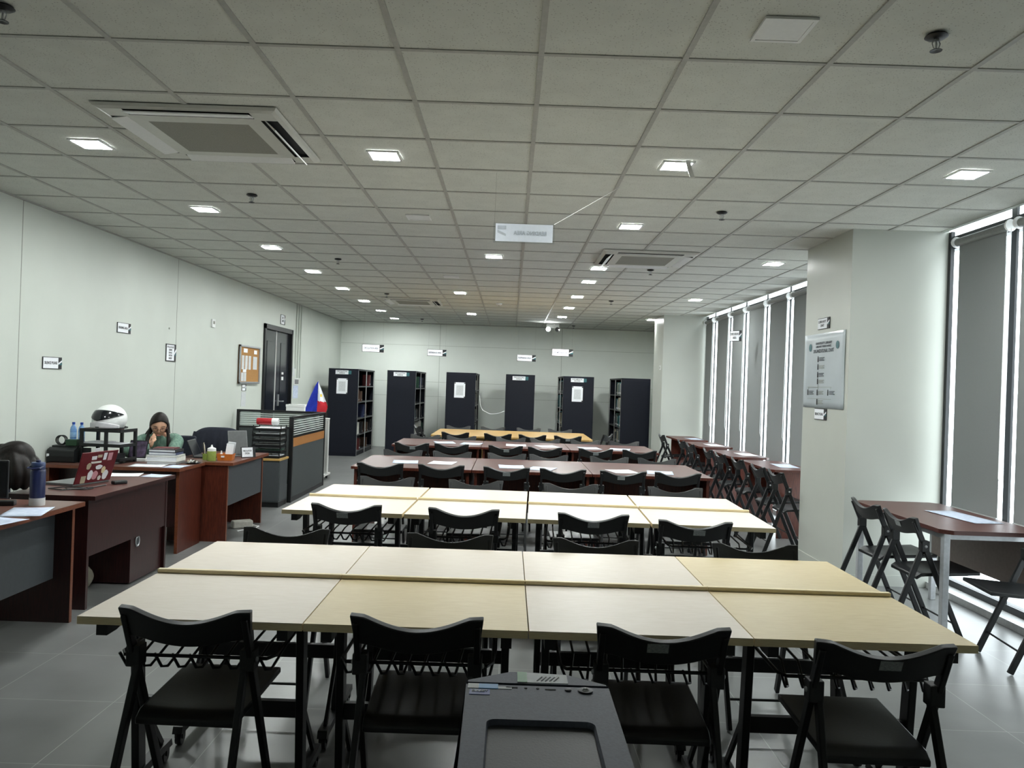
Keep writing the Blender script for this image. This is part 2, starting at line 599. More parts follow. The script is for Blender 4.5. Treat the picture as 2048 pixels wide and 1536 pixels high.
NB = ['nearest the far column, narrowest one', 'second from the far column', 'third from the far column', 'fourth from the far column', 'fifth from the far column',
      'sixth from the far column', 'seventh from far column, cut by poster column', 'hidden just behind the poster column']
for (a, b), s in zip(FARB, NB):
    blind(a, b, 'grey roller blind at the far window, ' + s, 0.60)
for (a, b), s in zip([(5.66, 6.25), (4.78, 5.475), (3.88, 4.58), (3.15, 3.68)],
                     ['grey roller blind at near window, right beside the poster column', 'grey roller blind at near window, at the right edge of the photo',
                      'grey roller blind at near window, third from the poster column', 'grey roller blind at near window, fourth from the poster column']):
    blind(a, b, s, 0.70)

# double door in the left wall
d = struct(G().box(XL - 0.10, DY0, 0, XL + 0.03, DY0 + 0.07, DZ).box(XL - 0.10, DY1 - 0.07, 0, XL + 0.03, DY1, DZ).box(XL - 0.10, DY0, DZ - 0.08, XL + 0.03, DY1, DZ).build('door_1', BLACKMETAL))
DOORM = mat('glossy_black_door', (26, 29, 36), rough=0.22, var=0.1, scale=3)
ym = (DY0 + DY1) / 2 - 0.06
for a, b in ((DY0 + 0.07, ym - 0.022), (ym + 0.022, DY1 - 0.07)):
    lf = G().box(XL - 0.07, a, 0.01, XL - 0.02, b, DZ - 0.08)
    c = (a + b) / 2
    lf.box(XL - 0.02, c - 0.14, 0.25, XL - 0.014, c + 0.14, 2.15)
    L = lf.build('door_leaf', DOORM, d, bevel=0.003)
G().box(XL - 0.06, ym - 0.012, 0.02, XL - 0.012, ym + 0.012, DZ - 0.085).build('white_strip', WHITEMETAL, d)  # white strip down the slit between the two leaves
hd = G().box(XL - 0.02, ym + 0.18, 1.05, XL - 0.005, ym + 0.23, 1.25)
hd.tube([(XL - 0.005, ym + 0.2, 1.13), (XL + 0.05, ym + 0.2, 1.13), (XL + 0.05, ym + 0.32, 1.13)], 0.01, 8)
hd.build('door_handle', ALULIGHT, d)
G().box(XL - 0.02, ym + 0.36, 1.50, XL - 0.008, ym + 0.46, 1.56).box(XL - 0.02, ym + 0.36, 1.60, XL - 0.008, ym + 0.46, 1.64).build('door_sign', WHITE, d)
struct(G().box(XL - 0.2, DY0 - 0.1, 0, XL - 0.14, DY1 + 0.1, 2.6).build('wall_beyond_door', BLACKMETAL))

# ------------------------------------------------------------------ ceiling fittings
def ceiling_light(x, y, lit, label):
    t = thing('ceiling_light', label, 'light', (x, y, CEIL), 0, 'square ceiling lights')
    h = 0.098
    g = G()
    for a in range(4):
        q = [(-h, -h), (h, -h), (0.083, -0.083), (-0.083, -0.083)]
        c, s = math.cos(a * PI / 2), math.sin(a * PI / 2)
        q = [(px * c - py * s, px * s + py * c) for px, py in q]
        g.hexa([(px, py, -0.006) for px, py in q], [(px, py, 0.004) for px, py in q])
    g.build('frame', WHITE, t)
    G().box(-0.083, -0.083, -0.004, 0.083, 0.083, 0.002).build('diffuser', LED if lit else WHITE, t)
    return t
rows = [('left-hand row of the ceiling', -2.60, [4.77, 6.54, 8.35, 10.12, 11.90, 13.66, 15.40, 17.19]),
        ('second row from the left', -0.82, [4.80, 11.95, 15.50]),
        ('third row from the left', 0.97, [4.80, 6.64, 9.03, 10.21, 11.95, 13.66, 15.47]),
        ('right-hand row by the windows', 2.74, [4.77, 8.30, 11.82, 15.42])]
for nm, x, ys in rows:
    for k, y in enumerate(ys):
        ceiling_light(x, y, True, 'lit square ceiling light, %s from the camera in the %s' % (ORD[k], nm))
ceiling_light(-0.227, 8.44, True, 'lit square ceiling light just under the hanging paper sign, out of row')
ceiling_light(0.987, 2.96, False, 'unlit white square ceiling light nearest the camera at the top of the photo')
ceiling_light(-0.82, 6.57, False, 'unlit square ceiling light left of the hanging paper sign')
ceiling_light(-0.82, 10.19, False, 'unlit square ceiling light above the far lit lights, left of centre')
# the torn strip that hangs from one light
g = G().shell(lambda u, v: ((0.02 + 0.03 * v + 0.028 * (u - .5), 0.0 + 0.012 * math.sin(3 * v), -0.006 - 0.10 * v), (0.3, -0.9, 0.2)), 3, 8, 0.003)
tag(g.build('loose_strip', WHITE, None, (0.99, 4.66, CEIL)), 'white loose strip dangling below a lit ceiling light', 'strip')

def sprinkler(x, y, label):
    t = thing('fire_sprinkler', label, 'sprinkler', (x, y, CEIL), 0, 'fire sprinklers in the ceiling')
    G().lathe([(0.0, 0.004), (0.036, 0.003), (0.042, -0.004), (0.03, -0.012), (0.012, -0.014), (0.0, -0.014)], n=20).build('escutcheon', BLACKMETAL, t, smooth=True)
    g = G().lathe([(0.010, -0.012), (0.010, -0.022), (0.004, -0.024), (0.004, -0.05), (0.0, -0.05)], n=12)
    for s in (-1, 1):
        g.tube([(s * 0.009, 0, -0.018), (s * 0.015, 0, -0.03), (s * 0.010, 0, -0.046), (0, 0, -0.052)], 0.0025, 6)
    g.build('frame', ALULIGHT, t, smooth=True)
    g = G().lathe([(0.0, -0.050), (0.008, -0.051), (0.022, -0.056), (0.022, -0.058), (0.0, -0.054)], n=16)
    g.build('deflector', BLACKMETAL, t, smooth=True)
for x, y, s in [(1.57, 2.967, 'large at the upper right corner of the photo'), (-2.018, 5.963, 'left side, beyond the big air conditioner'), (-2.03, 8.99, 'left side, third along that row'),
                (1.576, 6.004, 'right side, in front of the column'), (1.564, 9.007, 'right side, just beyond the middle air conditioner'), (1.54, 12.34, 'right side, far along the ceiling'),
                (-2.01, 12.4, 'left side, in front of the far air conditioner'), (-1.991, 2.997, 'cut by the upper left corner of the photo'), (-1.987, 17.16, 'far left, close to the back wall'),
                (1.37, 17.6, 'far right, beside the twin emergency lamp')]:
    sprinkler(x, y, 'small dark fire sprinkler on the ceiling, ' + s)

ACPANEL = mat('air_conditioner_shell', (196, 197, 190), rough=0.45, var=0.02)
def air_con(x, y, openl, label):
    t = thing('air_conditioner', label, 'air conditioner', (x, y, CEIL), 0, 'ceiling cassette air conditioners')
    H, I, Z = 0.48, 0.27, -0.022
    g = G()
    for a in range(4):
        c, s = math.cos(a * PI / 2), math.sin(a * PI / 2)
        def R(px, py, z):
            return (px * c - py * s, px * s + py * c, z)
        # sloping rim, flat face round the outlet, inner rim
        ring = [(H, 0.0), (H - 0.012, Z + 0.008), (0.445, Z), (0.355, Z), (0.345, Z), (I, Z - 0.004)]
        for (r0, z0), (r1, z1) in zip(ring[:-1], ring[1:]):
            if r0 == 0.445:
                for e in (-1, 1):
                    q = [(e * 0.33, -r0, z0), (e * r0, -r0, z0), (e * r1, -r1, z1), (e * 0.33, -r1, z1)]
                    g.add([R(*p) for p in q], [(0, 1, 2, 3)])
            else:
                g.add([R(-r0, -r0, z0), R(r0, -r0, z0), R(r1, -r1, z1), R(-r1, -r1, z1)], [(0, 1, 2, 3)])
        q = [(-0.33, -0.445), (0.33, -0.445), (0.33, -0.355), (-0.33, -0.355)]
        for k in range(4):
            p0, p1 = q[k], q[(k + 1) % 4]
            g.add([R(*p0, Z), R(*p1, Z), R(*p1, Z + 0.018), R(*p0, Z + 0.018)], [(0, 1, 2, 3)], 1)
        g.add([R(*p, Z + 0.018) for p in q], [(0, 1, 2, 3)], 1)
    g.build('panel', [ACPANEL, DARKHOLE], t)
    gg = G().box(-I, -I, Z - 0.004, I, I, Z + 0.01)
    gg.build('intake_grille', ACGREY, t)
    for a in range(4):
        g = G().box(-0.325, -0.011, -0.044, 0.325, 0.0, 0.0) if False else G().beam((-0.325, 0, 0), (0.325, 0, 0), 0.088, 0.006, ref=(0, 1, 0))
        an = math.radians(42 if a in openl else 10)
        o = g.build('louvre', WHITE, t)
        c, s = math.cos(a * PI / 2), math.sin(a * PI / 2)
        px, py = 0.0, -0.40
        o.location = (px * c - py * s, px * s + py * c, Z - (0.018 if a in openl else 0.003))
        o.rotation_euler = (an, 0, a * PI / 2)
    return t
air_con(-1.73, 4.49, (1,), 'white ceiling cassette air conditioner, large at upper left')
air_con(1.36, 8.25, (3,), 'white ceiling cassette air conditioner right of the hanging paper sign')
air_con(-1.72, 13.45, (1,), 'white ceiling cassette air conditioner far off above the bookcases')
# dark gap beside the lifted tile next to the first air conditioner
t = thing('smoke_detector', 'round white smoke detector on the far middle of the ceiling', 'smoke detector', (-0.245, 13.3, CEIL))
G().lathe([(0.0, 0.002), (0.055, 0.002), (0.055, -0.012), (0.04, -0.03), (0.0, -0.034)], n=24).build('housing', WHITE, t, smooth=True)
G().lathe([(0.0, -0.034), (0.012, -0.034), (0.012, -0.040), (0.0, -0.040)], n=12).build('sensor_cap', ACGREY, t)
t = thing('emergency_light', 'twin spot emergency light glowing on the ceiling by the back wall', 'emergency light', (0.88, 17.2, CEIL))
G().box(-0.14, -0.04, -0.10, 0.14, 0.04, 0.0).build('battery_box', WHITE, t, bevel=0.006)
for s in (-1, 1):
    l = G().lathe([(0.0, 0.03), (0.03, 0.03), (0.05, -0.02), (0.05, -0.03), (0.0, -0.03)], (0, 0, 0), 16, axis='Y').build('lamp_head', BLACKMETAL, t, (s * 0.10, -0.075, -0.13), smooth=True)
    G().lathe([(0.0, -0.034), (0.046, -0.031), (0.0, -0.030)], (0, 0, 0), 16, axis='Y').build('lens', SPOT if s < 0 else GLASS, l)

# ------------------------------------------------------------------ hanging and fixed signs
NYLON = glass('nylon_line', (0.86, 0.86, 0.85))
def sign(name, label, lines, W, H, loc, rz, cat='sign', group=None, ink=INK, strings=None, size=None, mirror=False, tail=True, frame=INK, tilt=0.0):
    """board in its own x-z plane facing -y"""
    t = thing(name, label, cat, loc, rz, group)
    if tilt:
        t.rotation_euler = (0, tilt, rz)
    face = W * (0.80 if tail else 0.96)
    G().box(-W / 2, 0.0, -H / 2, W / 2, 0.006, H / 2).build('backing', frame, t)
    b = H * 0.05
    G().box(-W / 2 + b, -0.0015, -H / 2 + b, -W / 2 + face, 0.0, H / 2 - b).build('face', PAPER, t)
    if tail:
        g = G()
        x0, x1 = -W / 2 + face, W / 2
        g.prism([(x0 + 0.1 * (x1 - x0), H * 0.02), (x1, H * 0.26), (x1, H * 0.12), (x0 + 0.1 * (x1 - x0), -H * 0.12)], -0.002, 0.0, axis='Y')
        g.build('corner_flash', PAPER, t)
        G().prism([(x0 + 0.1 * (x1 - x0), -H * 0.16), (x1, H * 0.06), (x1, -H * 0.14)], -0.002, 0.0, axis='Y').build('corner_flash', TEAL, t)
    n = len(lines)
    for k, s in enumerate(lines):
        hh = min(H * 0.8 / n, H * 0.34)
        z = (n - 1) / 2 * hh - k * hh
        text(s, hh * 0.95, ink, t, (-W / 2 + face / 2 + b / 2, -0.0025, z), (PI / 2, 0, 0), width=face * (0.84 if len(s) > 5 else 0.4), mirror=mirror)
    if strings:
        for sx, p in strings:
            G().tube([(sx, 0.003, H / 2 - 0.003), p], 0.0009, 5).build('string', NYLON, t)
    return t
HS = 'signs hung from the ceiling'
def drop(z, H, W):
    return [(-W / 2 + 0.02, (-W / 2 + 0.02, 0.003, CEIL - z)), (W / 2 - 0.02, (W / 2 - 0.02, 0.003, CEIL - z))]
# the near one is seen from its blank back, the print shows through mirrored
t = thing('hanging_sign', 'blank-backed white paper sign with mirrored print, hung large over the middle aisle', 'sign', (0.052, 5.0, 2.522), 0, HS)
G().box(-0.196, 0.0, -0.064, 0.196, 0.005, 0.064).build('plastic_sleeve', glass('clear_sleeve', (0.93, 0.95, 0.96)), t)
G().box(-0.182, -0.0015, -0.055, 0.184, 0.0, 0.058).build('paper', mat('sleeve_paper', (226, 232, 242), rough=0.6, var=0.02), t)
text('READING AREA', 0.036, FAINTINK, t, (0.04, -0.0022, 0.0), (PI / 2, 0, 0), width=0.21, mirror=True)
G().prism([(-0.17, 0.0), (-0.115, -0.022), (-0.115, -0.008), (-0.17, 0.018)], -0.0022, -0.0015, axis='Y').box(-0.17, -0.0022, 0.022, -0.115, -0.0015, 0.045).build('faint_logo', FAINTINK, t)
G().tube([(0.19, 0.002, 0.062), (0.19 + 0.46, 0.36, CEIL - 2.522)], 0.0014, 5).build('string', WHITE, t)
G().tube([(-0.19, 0.002, 0.062), (-0.19, 0.1, CEIL - 2.522)], 0.0008, 5).build('string', glass('nylon', (0.8, 0.8, 0.78)), t)
for x, y, z, s, lab in [(-2.464, 13.9, 2.12, ['CIRCULATION AREA'], 'white hanging sign reading circulation area, leftmost before the back wall'),
                        (-1.52, 15.9, 2.155, ['REFERENCE AREA'], 'white hanging sign reading reference area, above between second and third bookcase'),
                        (0.300, 15.9, 2.11, ['FILIPINIANA AREA'], 'small white hanging sign above the narrow bookcase reading filipiniana area'),
                        (0.925, 14.3, 2.175, ['NON-MEDICAL BOOKS'], 'white hanging sign reading non-medical books, rightmost before the back wall')]:
    sign('hanging_sign', lab, s, 0.385, 0.135, (x, y, z), 0.0, group=HS, ink=NAVYINK, strings=drop(z, 0.135, 0.385), tilt=0.008)
sign('hanging_sign', 'small sign hung in front of the far window blinds', ['DISCUSSION', 'AREA'], 0.20, 0.16, (3.28, 11.5, 2.385), -0.9, group=HS, strings=drop(2.385, 0.16, 0.2))
WS = 'small framed signs on the walls'
sign('wall_sign', 'silence please sign on the left wall, lowest and leftmost', ['SILENCE PLEASE'], 0.285, 0.105, (XL + 0.008, 6.89, 1.607), PI / 2, group=WS)
sign('wall_sign', 'reading area sign high on left wall over the helmet', ['READING AREA'], 0.28, 0.105, (XL + 0.008, 8.14, 2.005), PI / 2, group=WS)
sign('wall_sign', 'tall five line notice on left wall above the seated woman', ['PLEASE', 'LEAVE', 'BAG', 'UPON', 'ENTRY'], 0.27, 0.205, (XL + 0.008, 9.28, 1.795), PI / 2, group=WS)
sign('wall_sign', 'little black framed sign just below the cork board', ['NOTICE'], 0.18, 0.10, (XL + 0.008, 11.86, 1.375), PI / 2, group=WS)
sign('wall_sign', 'little sign on the wall above the double door', ['EXIT', 'DOOR'], 0.26, 0.17, (XL + 0.008, 13.75, 2.56), PI / 2, group=WS)
sign('wall_sign', 'black framed sign on the column above the chart poster', ['LIBRARY', 'CHART'], 0.26, 0.10, (2.772, 6.98, 2.195), -PI / 2, group=WS)
sign('wall_sign', 'silence please sign on the column below the chart poster', ['SILENCE PLEASE'], 0.265, 0.10, (2.772, 6.99, 1.385), -PI / 2, group=WS)

# organisation chart poster on the column
t = thing('chart_poster', 'pale organizational chart poster taped on the column', 'poster', (2.778, 6.96, 1.775), -PI / 2)
W, H = 0.89, 0.67
GREYINK = mat('grey_poster_ink', (62, 66, 72), rough=0.6)
POST = mat('pale_blue_grey_poster', (170, 178, 182), rough=0.35, var=0.03, scale=5)
def poster_fn(u, v):
    return ((-W / 2 + W * u, -0.004 - 0.003 * math.sin(9 * u + 2) * math.sin(7 * v), -H / 2 + H * v), (0, -1, 0))
G().shell(poster_fn, 14, 12, 0.002).build('sheet', POST, t, smooth='all')
y = -0.0085
text('UNIVERSITY LIBRARY', 0.03, GREYINK, t, (0.0, y, 0.245), (PI / 2, 0, 0), width=0.36)
text('LIBRARY PERSONNEL', 0.026, GREYINK, t, (0.0, y, 0.215), (PI / 2, 0, 0), width=0.34)
text('ORGANIZATIONAL CHART', 0.045, GREYINK, t, (0.0, y, 0.175), (PI / 2, 0, 0), width=0.46)
for s in (-1, 1):
    G().lathe([(0.0, 0.0), (0.034, 0.0), (0.034, -0.001), (0.0, -0.001)], (s * 0.30, y, 0.215), 18, axis='Y').build('seal', TEAL, t)
boxes = [(-0.10, 0.10), (-0.10, 0.03), (-0.10, -0.04), (-0.10, -0.10), (-0.32, -0.20), (-0.10, -0.20), (0.14, -0.20), (-0.10, -0.285)]
for k, (bx, bz) in enumerate(boxes):
    G().box(bx - 0.02, y - 0.001, bz - 0.022, bx + 0.0, y, bz + 0.016).lathe([(0.0, 0), (0.009, 0), (0.009, -0.001), (0, -0.001)], (bx - 0.01, y, bz + 0.022), 10, axis='Y').build('portrait', INK, t)
    g = G()
    for q in range(3):
        g.box(bx + 0.015, y - 0.001, bz - 0.012 + q * 0.012, bx + 0.13 - 0.02 * (q % 2), y, bz - 0.006 + q * 0.012)
    g.build('name_lines', SEAM if k % 2 else GREYINK, t)
g = G().box(-0.34, y, -0.150, 0.20, y + 0.001, -0.146).box(-0.10, y, -0.15, -0.096, y + 0.001, -0.13)
for bx in (-0.32, -0.1, 0.18):
    g.box(bx, y, -0.17, bx + 0.004, y + 0.001, -0.148)
g.box(-0.34, y, -0.255, 0.20, y + 0.001, -0.252)
g.build('connecting_lines', SEAM, t)

# cork notice board on the left wall with its slips
t = thing('notice_board', 'cork notice board in grey frame hanging on left wall by the door', 'notice board', (XL + 0.01, 12.03, 1.725), PI / 2)
W, H = 0.92, 0.58
G().box(-W / 2, -0.012, -H / 2, W / 2, 0.0, H / 2).build('cork_sheet', CORK, t)
G().box(-W / 2, -0.03, -H / 2, -W / 2 + 0.03, 0.0, H / 2).box(W / 2 - 0.03, -0.03, -H / 2, W / 2, 0.0, H / 2).box(-W / 2, -0.03, H / 2 - 0.03, W / 2, 0.0, H / 2).box(-W / 2, -0.03, -H / 2, W / 2, 0.0, -H / 2 + 0.03).build('frame', ALULIGHT, t, bevel=0.003)
NSL = 'slips pinned on the cork board'
for x, z, a, b, lab in [(-0.20, 0.21, 0.17, 0.06, 'small white title card at upper left of the cork board'), (0.26, 0.20, 0.14, 0.06, 'small white title card at upper right of the cork board'),
                        (-0.30, 0.03, 0.11, 0.21, 'narrow white slip on the cork board, leftmost of three in line'), (-0.15, 0.03, 0.11, 0.21, 'narrow white slip on the cork board, middle of three in line'),
                        (0.00, 0.03, 0.11, 0.21, 'narrow white slip on the cork board, right of three in line'), (0.25, 0.03, 0.19, 0.20, 'wider printed slip at the right on the cork board'),
                        (-0.22, -0.095, 0.15, 0.045, 'small white title card low on the left of the cork board'), (-0.31, -0.188, 0.11, 0.13, 'lower narrow slip at the left edge of the cork board'),
                        (-0.19, -0.188, 0.10, 0.13, 'lower narrow slip second from left edge of the cork board')]:
    o = G().box(-a / 2, -0.002, -b / 2, a / 2, 0, b / 2).build('paper_slip', PAPER if b < 0.1 else PRINTG, None, (XL + 0.0225, 12.03 + x, 1.725 + z), (0, 0, PI / 2))
    tag(o, lab, 'paper', NSL)
def wall_paper(y, z, a, b, lab, M=PRINTG, nm='notice_sheet'):
    tag(G().box(-a / 2, -0.003, -b / 2, a / 2, 0, b / 2).build(nm, M, None, (XL + 0.001, y, z), (0, 0, PI / 2)), lab, 'paper', 'notices on the left wall')
wall_paper(11.86, 1.20, 0.20, 0.22, 'long narrow notice on left wall under the cork board')
wall_paper(14.72, 1.285, 0.34, 0.24, 'notice sheet with greenish print on wall right of the double door', PRINT)
wall_paper(14.55, 1.66, 0.12, 0.16, 'small pale notice on wall high beside the double door')
# switches, thermostat and conduit beside the door
t = thing('light_switch', 'white plate of three dark light switches right of the double door', 'light switch', (XL, 14.74, 1.475), PI / 2)
G().box(-0.15, -0.01, -0.06, 0.15, 0, 0.06).build('plate', WHITE, t, bevel=0.003)
for k in (-1, 0, 1):
    G().box(k * 0.09 - 0.02, -0.015, -0.045, k * 0.09 + 0.02, -0.009, 0.045).build('rocker', INK, t)
t = thing('thermostat', 'small white thermostat high on the left wall', 'thermostat', (XL, 10.55, 2.245), PI / 2)
G().box(-0.055, -0.02, -0.055, 0.055, 0, 0.055).build('housing', WHITE, t, bevel=0.004)
G().box(-0.03, -0.022, -0.01, 0.03, -0.02, 0.03).build('display', ACGREY, t)
for k, yy in enumerate((14.62, 14.78, 14.94)):
    o = G().tube([(XL + 0.014, yy, 1.55 if k else 1.72), (XL + 0.014, yy, CEIL - 0.006)], 0.012, 10).build('conduit_pipe', WALL, smooth=True)
    tag(o, 'thin painted conduit pipe on left wall, %s from the double door' % ORD[k], 'pipe', 'conduit pipes by the door')
tag(G().lathe([(0.0, 0.0), (0.012, 0.0), (0.010, 0.006), (0.0, 0.006)], (0, 0, 0), 10, axis='X').build('wall_screw', SEAM, None, (XL, 9.22, 2.08)), 'tiny grey screw in left wall near the panel joint', 'screw')
t = thing('wall_outlet', 'small socket on the far column beside the rightmost bookcase', 'outlet', (2.78, 14.6, 1.97), -PI / 2)
G().box(-0.06, -0.008, -0.04, 0.06, 0, 0.04).build('plate', WHITE, t)
G().box(-0.025, -0.010, -0.02, 0.025, -0.007, 0.02).build('socket_face', SEAM, t)

# ------------------------------------------------------------------ folding chairs
def make_chair():
    """origin on the floor under the seat; sitter faces +y; backrest top at y = -0.25"""
    B = -0.25
    t = thing('folding_chair', '', 'chair')
    hw, th = 0.215, 0.024
    # backrest shell: high shoulders, dipped top edge, bellied lower edge, bowed to the rear
    def fn(u, v):
        a = 2 * u - 1
        k = max(0.0, 1 - (abs(a) / 0.80) ** 2) ** 1.25
        zt = 0.798 - 0.044 * k
        zb = 0.698 - 0.024 * k
        z = zb + (zt - zb) * v
        y = B + 0.40 * (0.802 - z) - 0.030 * (1 - a * a) + 0.010
        return ((a * (hw - 0.012 * (1 - v)), y, z), (0, 1, 0.3))
    G().shell(fn, 28, 5, th).build('backrest', PLASTIC, t, bevel=0.004, smooth=True)
    # seat shell with rolled rear edge and shallow dish
    def fs(u, v):
        a = 2 * u - 1
        yy = B + 0.05 + 0.40 * v
        z = 0.435 + 0.02 * (v - 0.2) - 0.010 * (1 - a * a) * math.sin(PI * min(1, v * 1.1)) - 0.02 * max(0, 0.08 - v) / 0.08
        return ((a * (0.172 + 0.008 * v), yy, z), (0, 0, 1))
    G().shell(fs, 14, 14, 0.022).build('seat', PLASTIC_SEAT, t, bevel=0.005, smooth=True)
    for s in (-1, 1):
        x = s * 0.195
        G().beam((x, B + 0.012, 0.775), (x, B + 0.342, 0.0072), 0.020, 0.034).build('leg', BLACKMETAL, t, bevel=0.004)
        x2 = s * 0.172
        L = G().beam((s * 0.176, B + 0.085, 0.625), (x2 + s * 0.02, B - 0.147, 0.007), 0.020, 0.034).build('leg', BLACKMETAL, t, bevel=0.004)
        h = G().box(s * 0.165, B + 0.055, 0.585, s * 0.212, B + 0.105, 0.655)
        h.lathe([(0.0, -0.006), (0.009, -0.004), (0.009, 0.004), (0.0, 0.006)], (s * 0.214, B + 0.08, 0.62), 10, axis='X', mi=1)
        h.build('hinge_bracket', [PLASTIC, ALULIGHT], t, bevel=0.004)
    G().tube([(-0.19, B - 0.10, 0.13), (0.19, B - 0.10, 0.13)], 0.006, 8).build('crossbar', BLACKMETAL, t)
    G().tube([(-0.195, B + 0.29, 0.13), (0.195, B + 0.29, 0.13)], 0.006, 8).build('crossbar', BLACKMETAL, t)
    return t
STICK = mat('grey_asset_sticker', (158, 162, 162), rough=0.4, scale=90, stretch=(1, 1, 6), rgb2=(112, 118, 118))
chair0 = make_chair()
first_chair = [True]
def chair(x, y, rz, label, group, sticker=None):
    """x, y: where the top of the backrest is"""
    t = chair0 if first_chair[0] else copy_tree(chair0)
    first_chair[0] = False
    dx, dy = -math.sin(rz) * 0.25, math.cos(rz) * 0.25
    t.location = (x + dx, y + dy, 0)
    t.rotation_euler = (0, 0, rz)
    t['label'] = label
    t['group'] = group
    if sticker is not None:
        q = 1 - (sticker / 0.2) ** 2
        G().box(-0.034, -0.0008, -0.017, 0.034, 0.0008, 0.017).build('asset_sticker', STICK, t, (sticker, -0.2265 - 0.030 * q, 0.732), (math.atan(0.40), 0, 0))
    return t

# ------------------------------------------------------------------ pale flip-top desks, two rows of 4 + 4
def make_desk(top, ledge, rack=True):
    """origin on the floor under the centre; user edge at -y"""
    t = thing('study_desk', '', 'desk')
    W, D, Z = 0.742, 0.615, 0.74
    g = G()
    g.box(-W / 2, -D / 2, Z - 0.026, W / 2, D / 2, Z - 0.002, 1)
    g.box(-W / 2, -D / 2, Z - 0.002, W / 2, D / 2, Z, 0)
    g.build('tabletop', [top, BIRCH_EDGE], t)
    if ledge:
        G().box(-W / 2 - 0.004, D / 2 - 0.020, Z, W / 2 + 0.001, D / 2 + 0.002, Z + 0.017).build('stop_ledge', BIRCH_EDGE, t, bevel=0.004)
    for s in (-1, 1):
        x = s * 0.30
        G().beam((x, -0.03, 0.70), (x, 0.02, 0.07), 0.028, 0.06).build('leg', BLACKMETAL, t, bevel=0.004)
        # tapered arm under the top
        G().prism([(-0.285, 0.712), (-0.285, 0.672), (-0.22, 0.672), (-0.10, 0.695), (0.25, 0.695), (0.25, 0.712)], x - 0.018, x + 0.018, axis='X').build('support_arm', BLACKMETAL, t)
        F = G().prism([(-0.27, 0.055), (-0.26, 0.085), (0.26, 0.085), (0.27, 0.055)], x - 0.02, x + 0.02, axis='X').build('foot_rail', BLACKMETAL, t, bevel=0.004)
        for e in (-1, 1):
            c = G().lathe([(0.0, -0.012), (0.026, -0.012), (0.028, 0.0), (0.026, 0.012), (0.0, 0.012)], (x, e * 0.235, 0.028), 14, axis='X')
            c.box(x - 0.018, e * 0.235 - 0.012, 0.03, x + 0.018, e * 0.235 + 0.012, 0.058)
            c.build('caster', BLACKMETAL, F, smooth=True)
        G().beam((x, 0.0, 0.36), (x, 0.21, 0.085), 0.014, 0.022).build('brace', BLACKMETAL, t)
    G().box(-0.30, -0.012, 0.30, 0.30, 0.012, 0.36).build('crossbeam', BLACKMETAL, t)
    # wire book rack
    R = 0.0062
    g = G()
    g.tube([(-0.25, 0.20, 0.70), (-0.255, 0.18, 0.60), (-0.258, -0.21, 0.598), (-0.24, -0.245, 0.598), (0.24, -0.245, 0.598), (0.258, -0.21, 0.598), (0.255, 0.18, 0.60), (0.25, 0.20, 0.70)], R, 8)
    for k in range(9):
        x = -0.235 + k * 0.0588
        g.tube([(x - 0.022, -0.245, 0.604), (x - 0.002, -0.232, 0.556), (x + 0.012, -0.215, 0.552), (x + 0.03, -0.10, 0.60), (x + 0.03, 0.17, 0.612), (x + 0.03, 0.20, 0.70)], 0.0050, 6)
    g.build('book_rack', BLACKMETAL, t, smooth=True)
    return t
desk_proto = {}
def desk(x, y, rz, top, ledge, label, group):
    k = (top.name, ledge)
    if k in desk_proto:
        t = copy_tree(desk_proto[k])
    else:
        t = make_desk(top, ledge)
        desk_proto[k] = t
    t.location = (x, y, 0)
    t.rotation_euler = (0, 0, rz)
    t['label'] = label
    t['group'] = group
    return t

def lerp(a, b, t):
    return a + (b - a) * t
TOPS1 = [(BIRCH_B, BIRCH_B), (BIRCH, BIRCH_B), (BIRCH_B, BIRCH_B), (BIRCH, BIRCH)]
POSN = ['leftmost of four', 'second from left of four', 'third from left of four', 'rightmost of four']
def desk_row(xl, xr, yl, yr, dist, tops):
    """front edge runs (xl, yl) -> (xr, yr)"""
    rz = math.atan2(yr - yl, xr - xl)
    n = 4
    for k in range(n):
        cx, cy = lerp(xl, xr, (k + .5) / n), lerp(yl, yr, (k + .5) / n)
        nx, ny = -math.sin(rz), math.cos(rz)
        desk(cx + nx * 0.3075, cy + ny * 0.3075, rz, tops[k][0], True, 'pale ledged desk, %s on near side of %s' % (POSN[k], dist), 'pale study desks')
        desk(cx + nx * 0.932, cy + ny * 0.932, rz + PI, tops[k][1], False, 'pale plain desk, %s on far side of %s' % (POSN[k], dist), 'pale study desks')
desk_row(-1.405, 1.580, 2.585, 2.590, 'nearest desk row', TOPS1)
desk_row(-1.385, 1.635, 4.810, 4.715, 'second desk row', [(BIRCH_B, BIRCH_B), (BIRCH_B, BIRCH_B), (BIRCH_B, BIRCH_B), (BIRCH_B, BIRCH_B)])

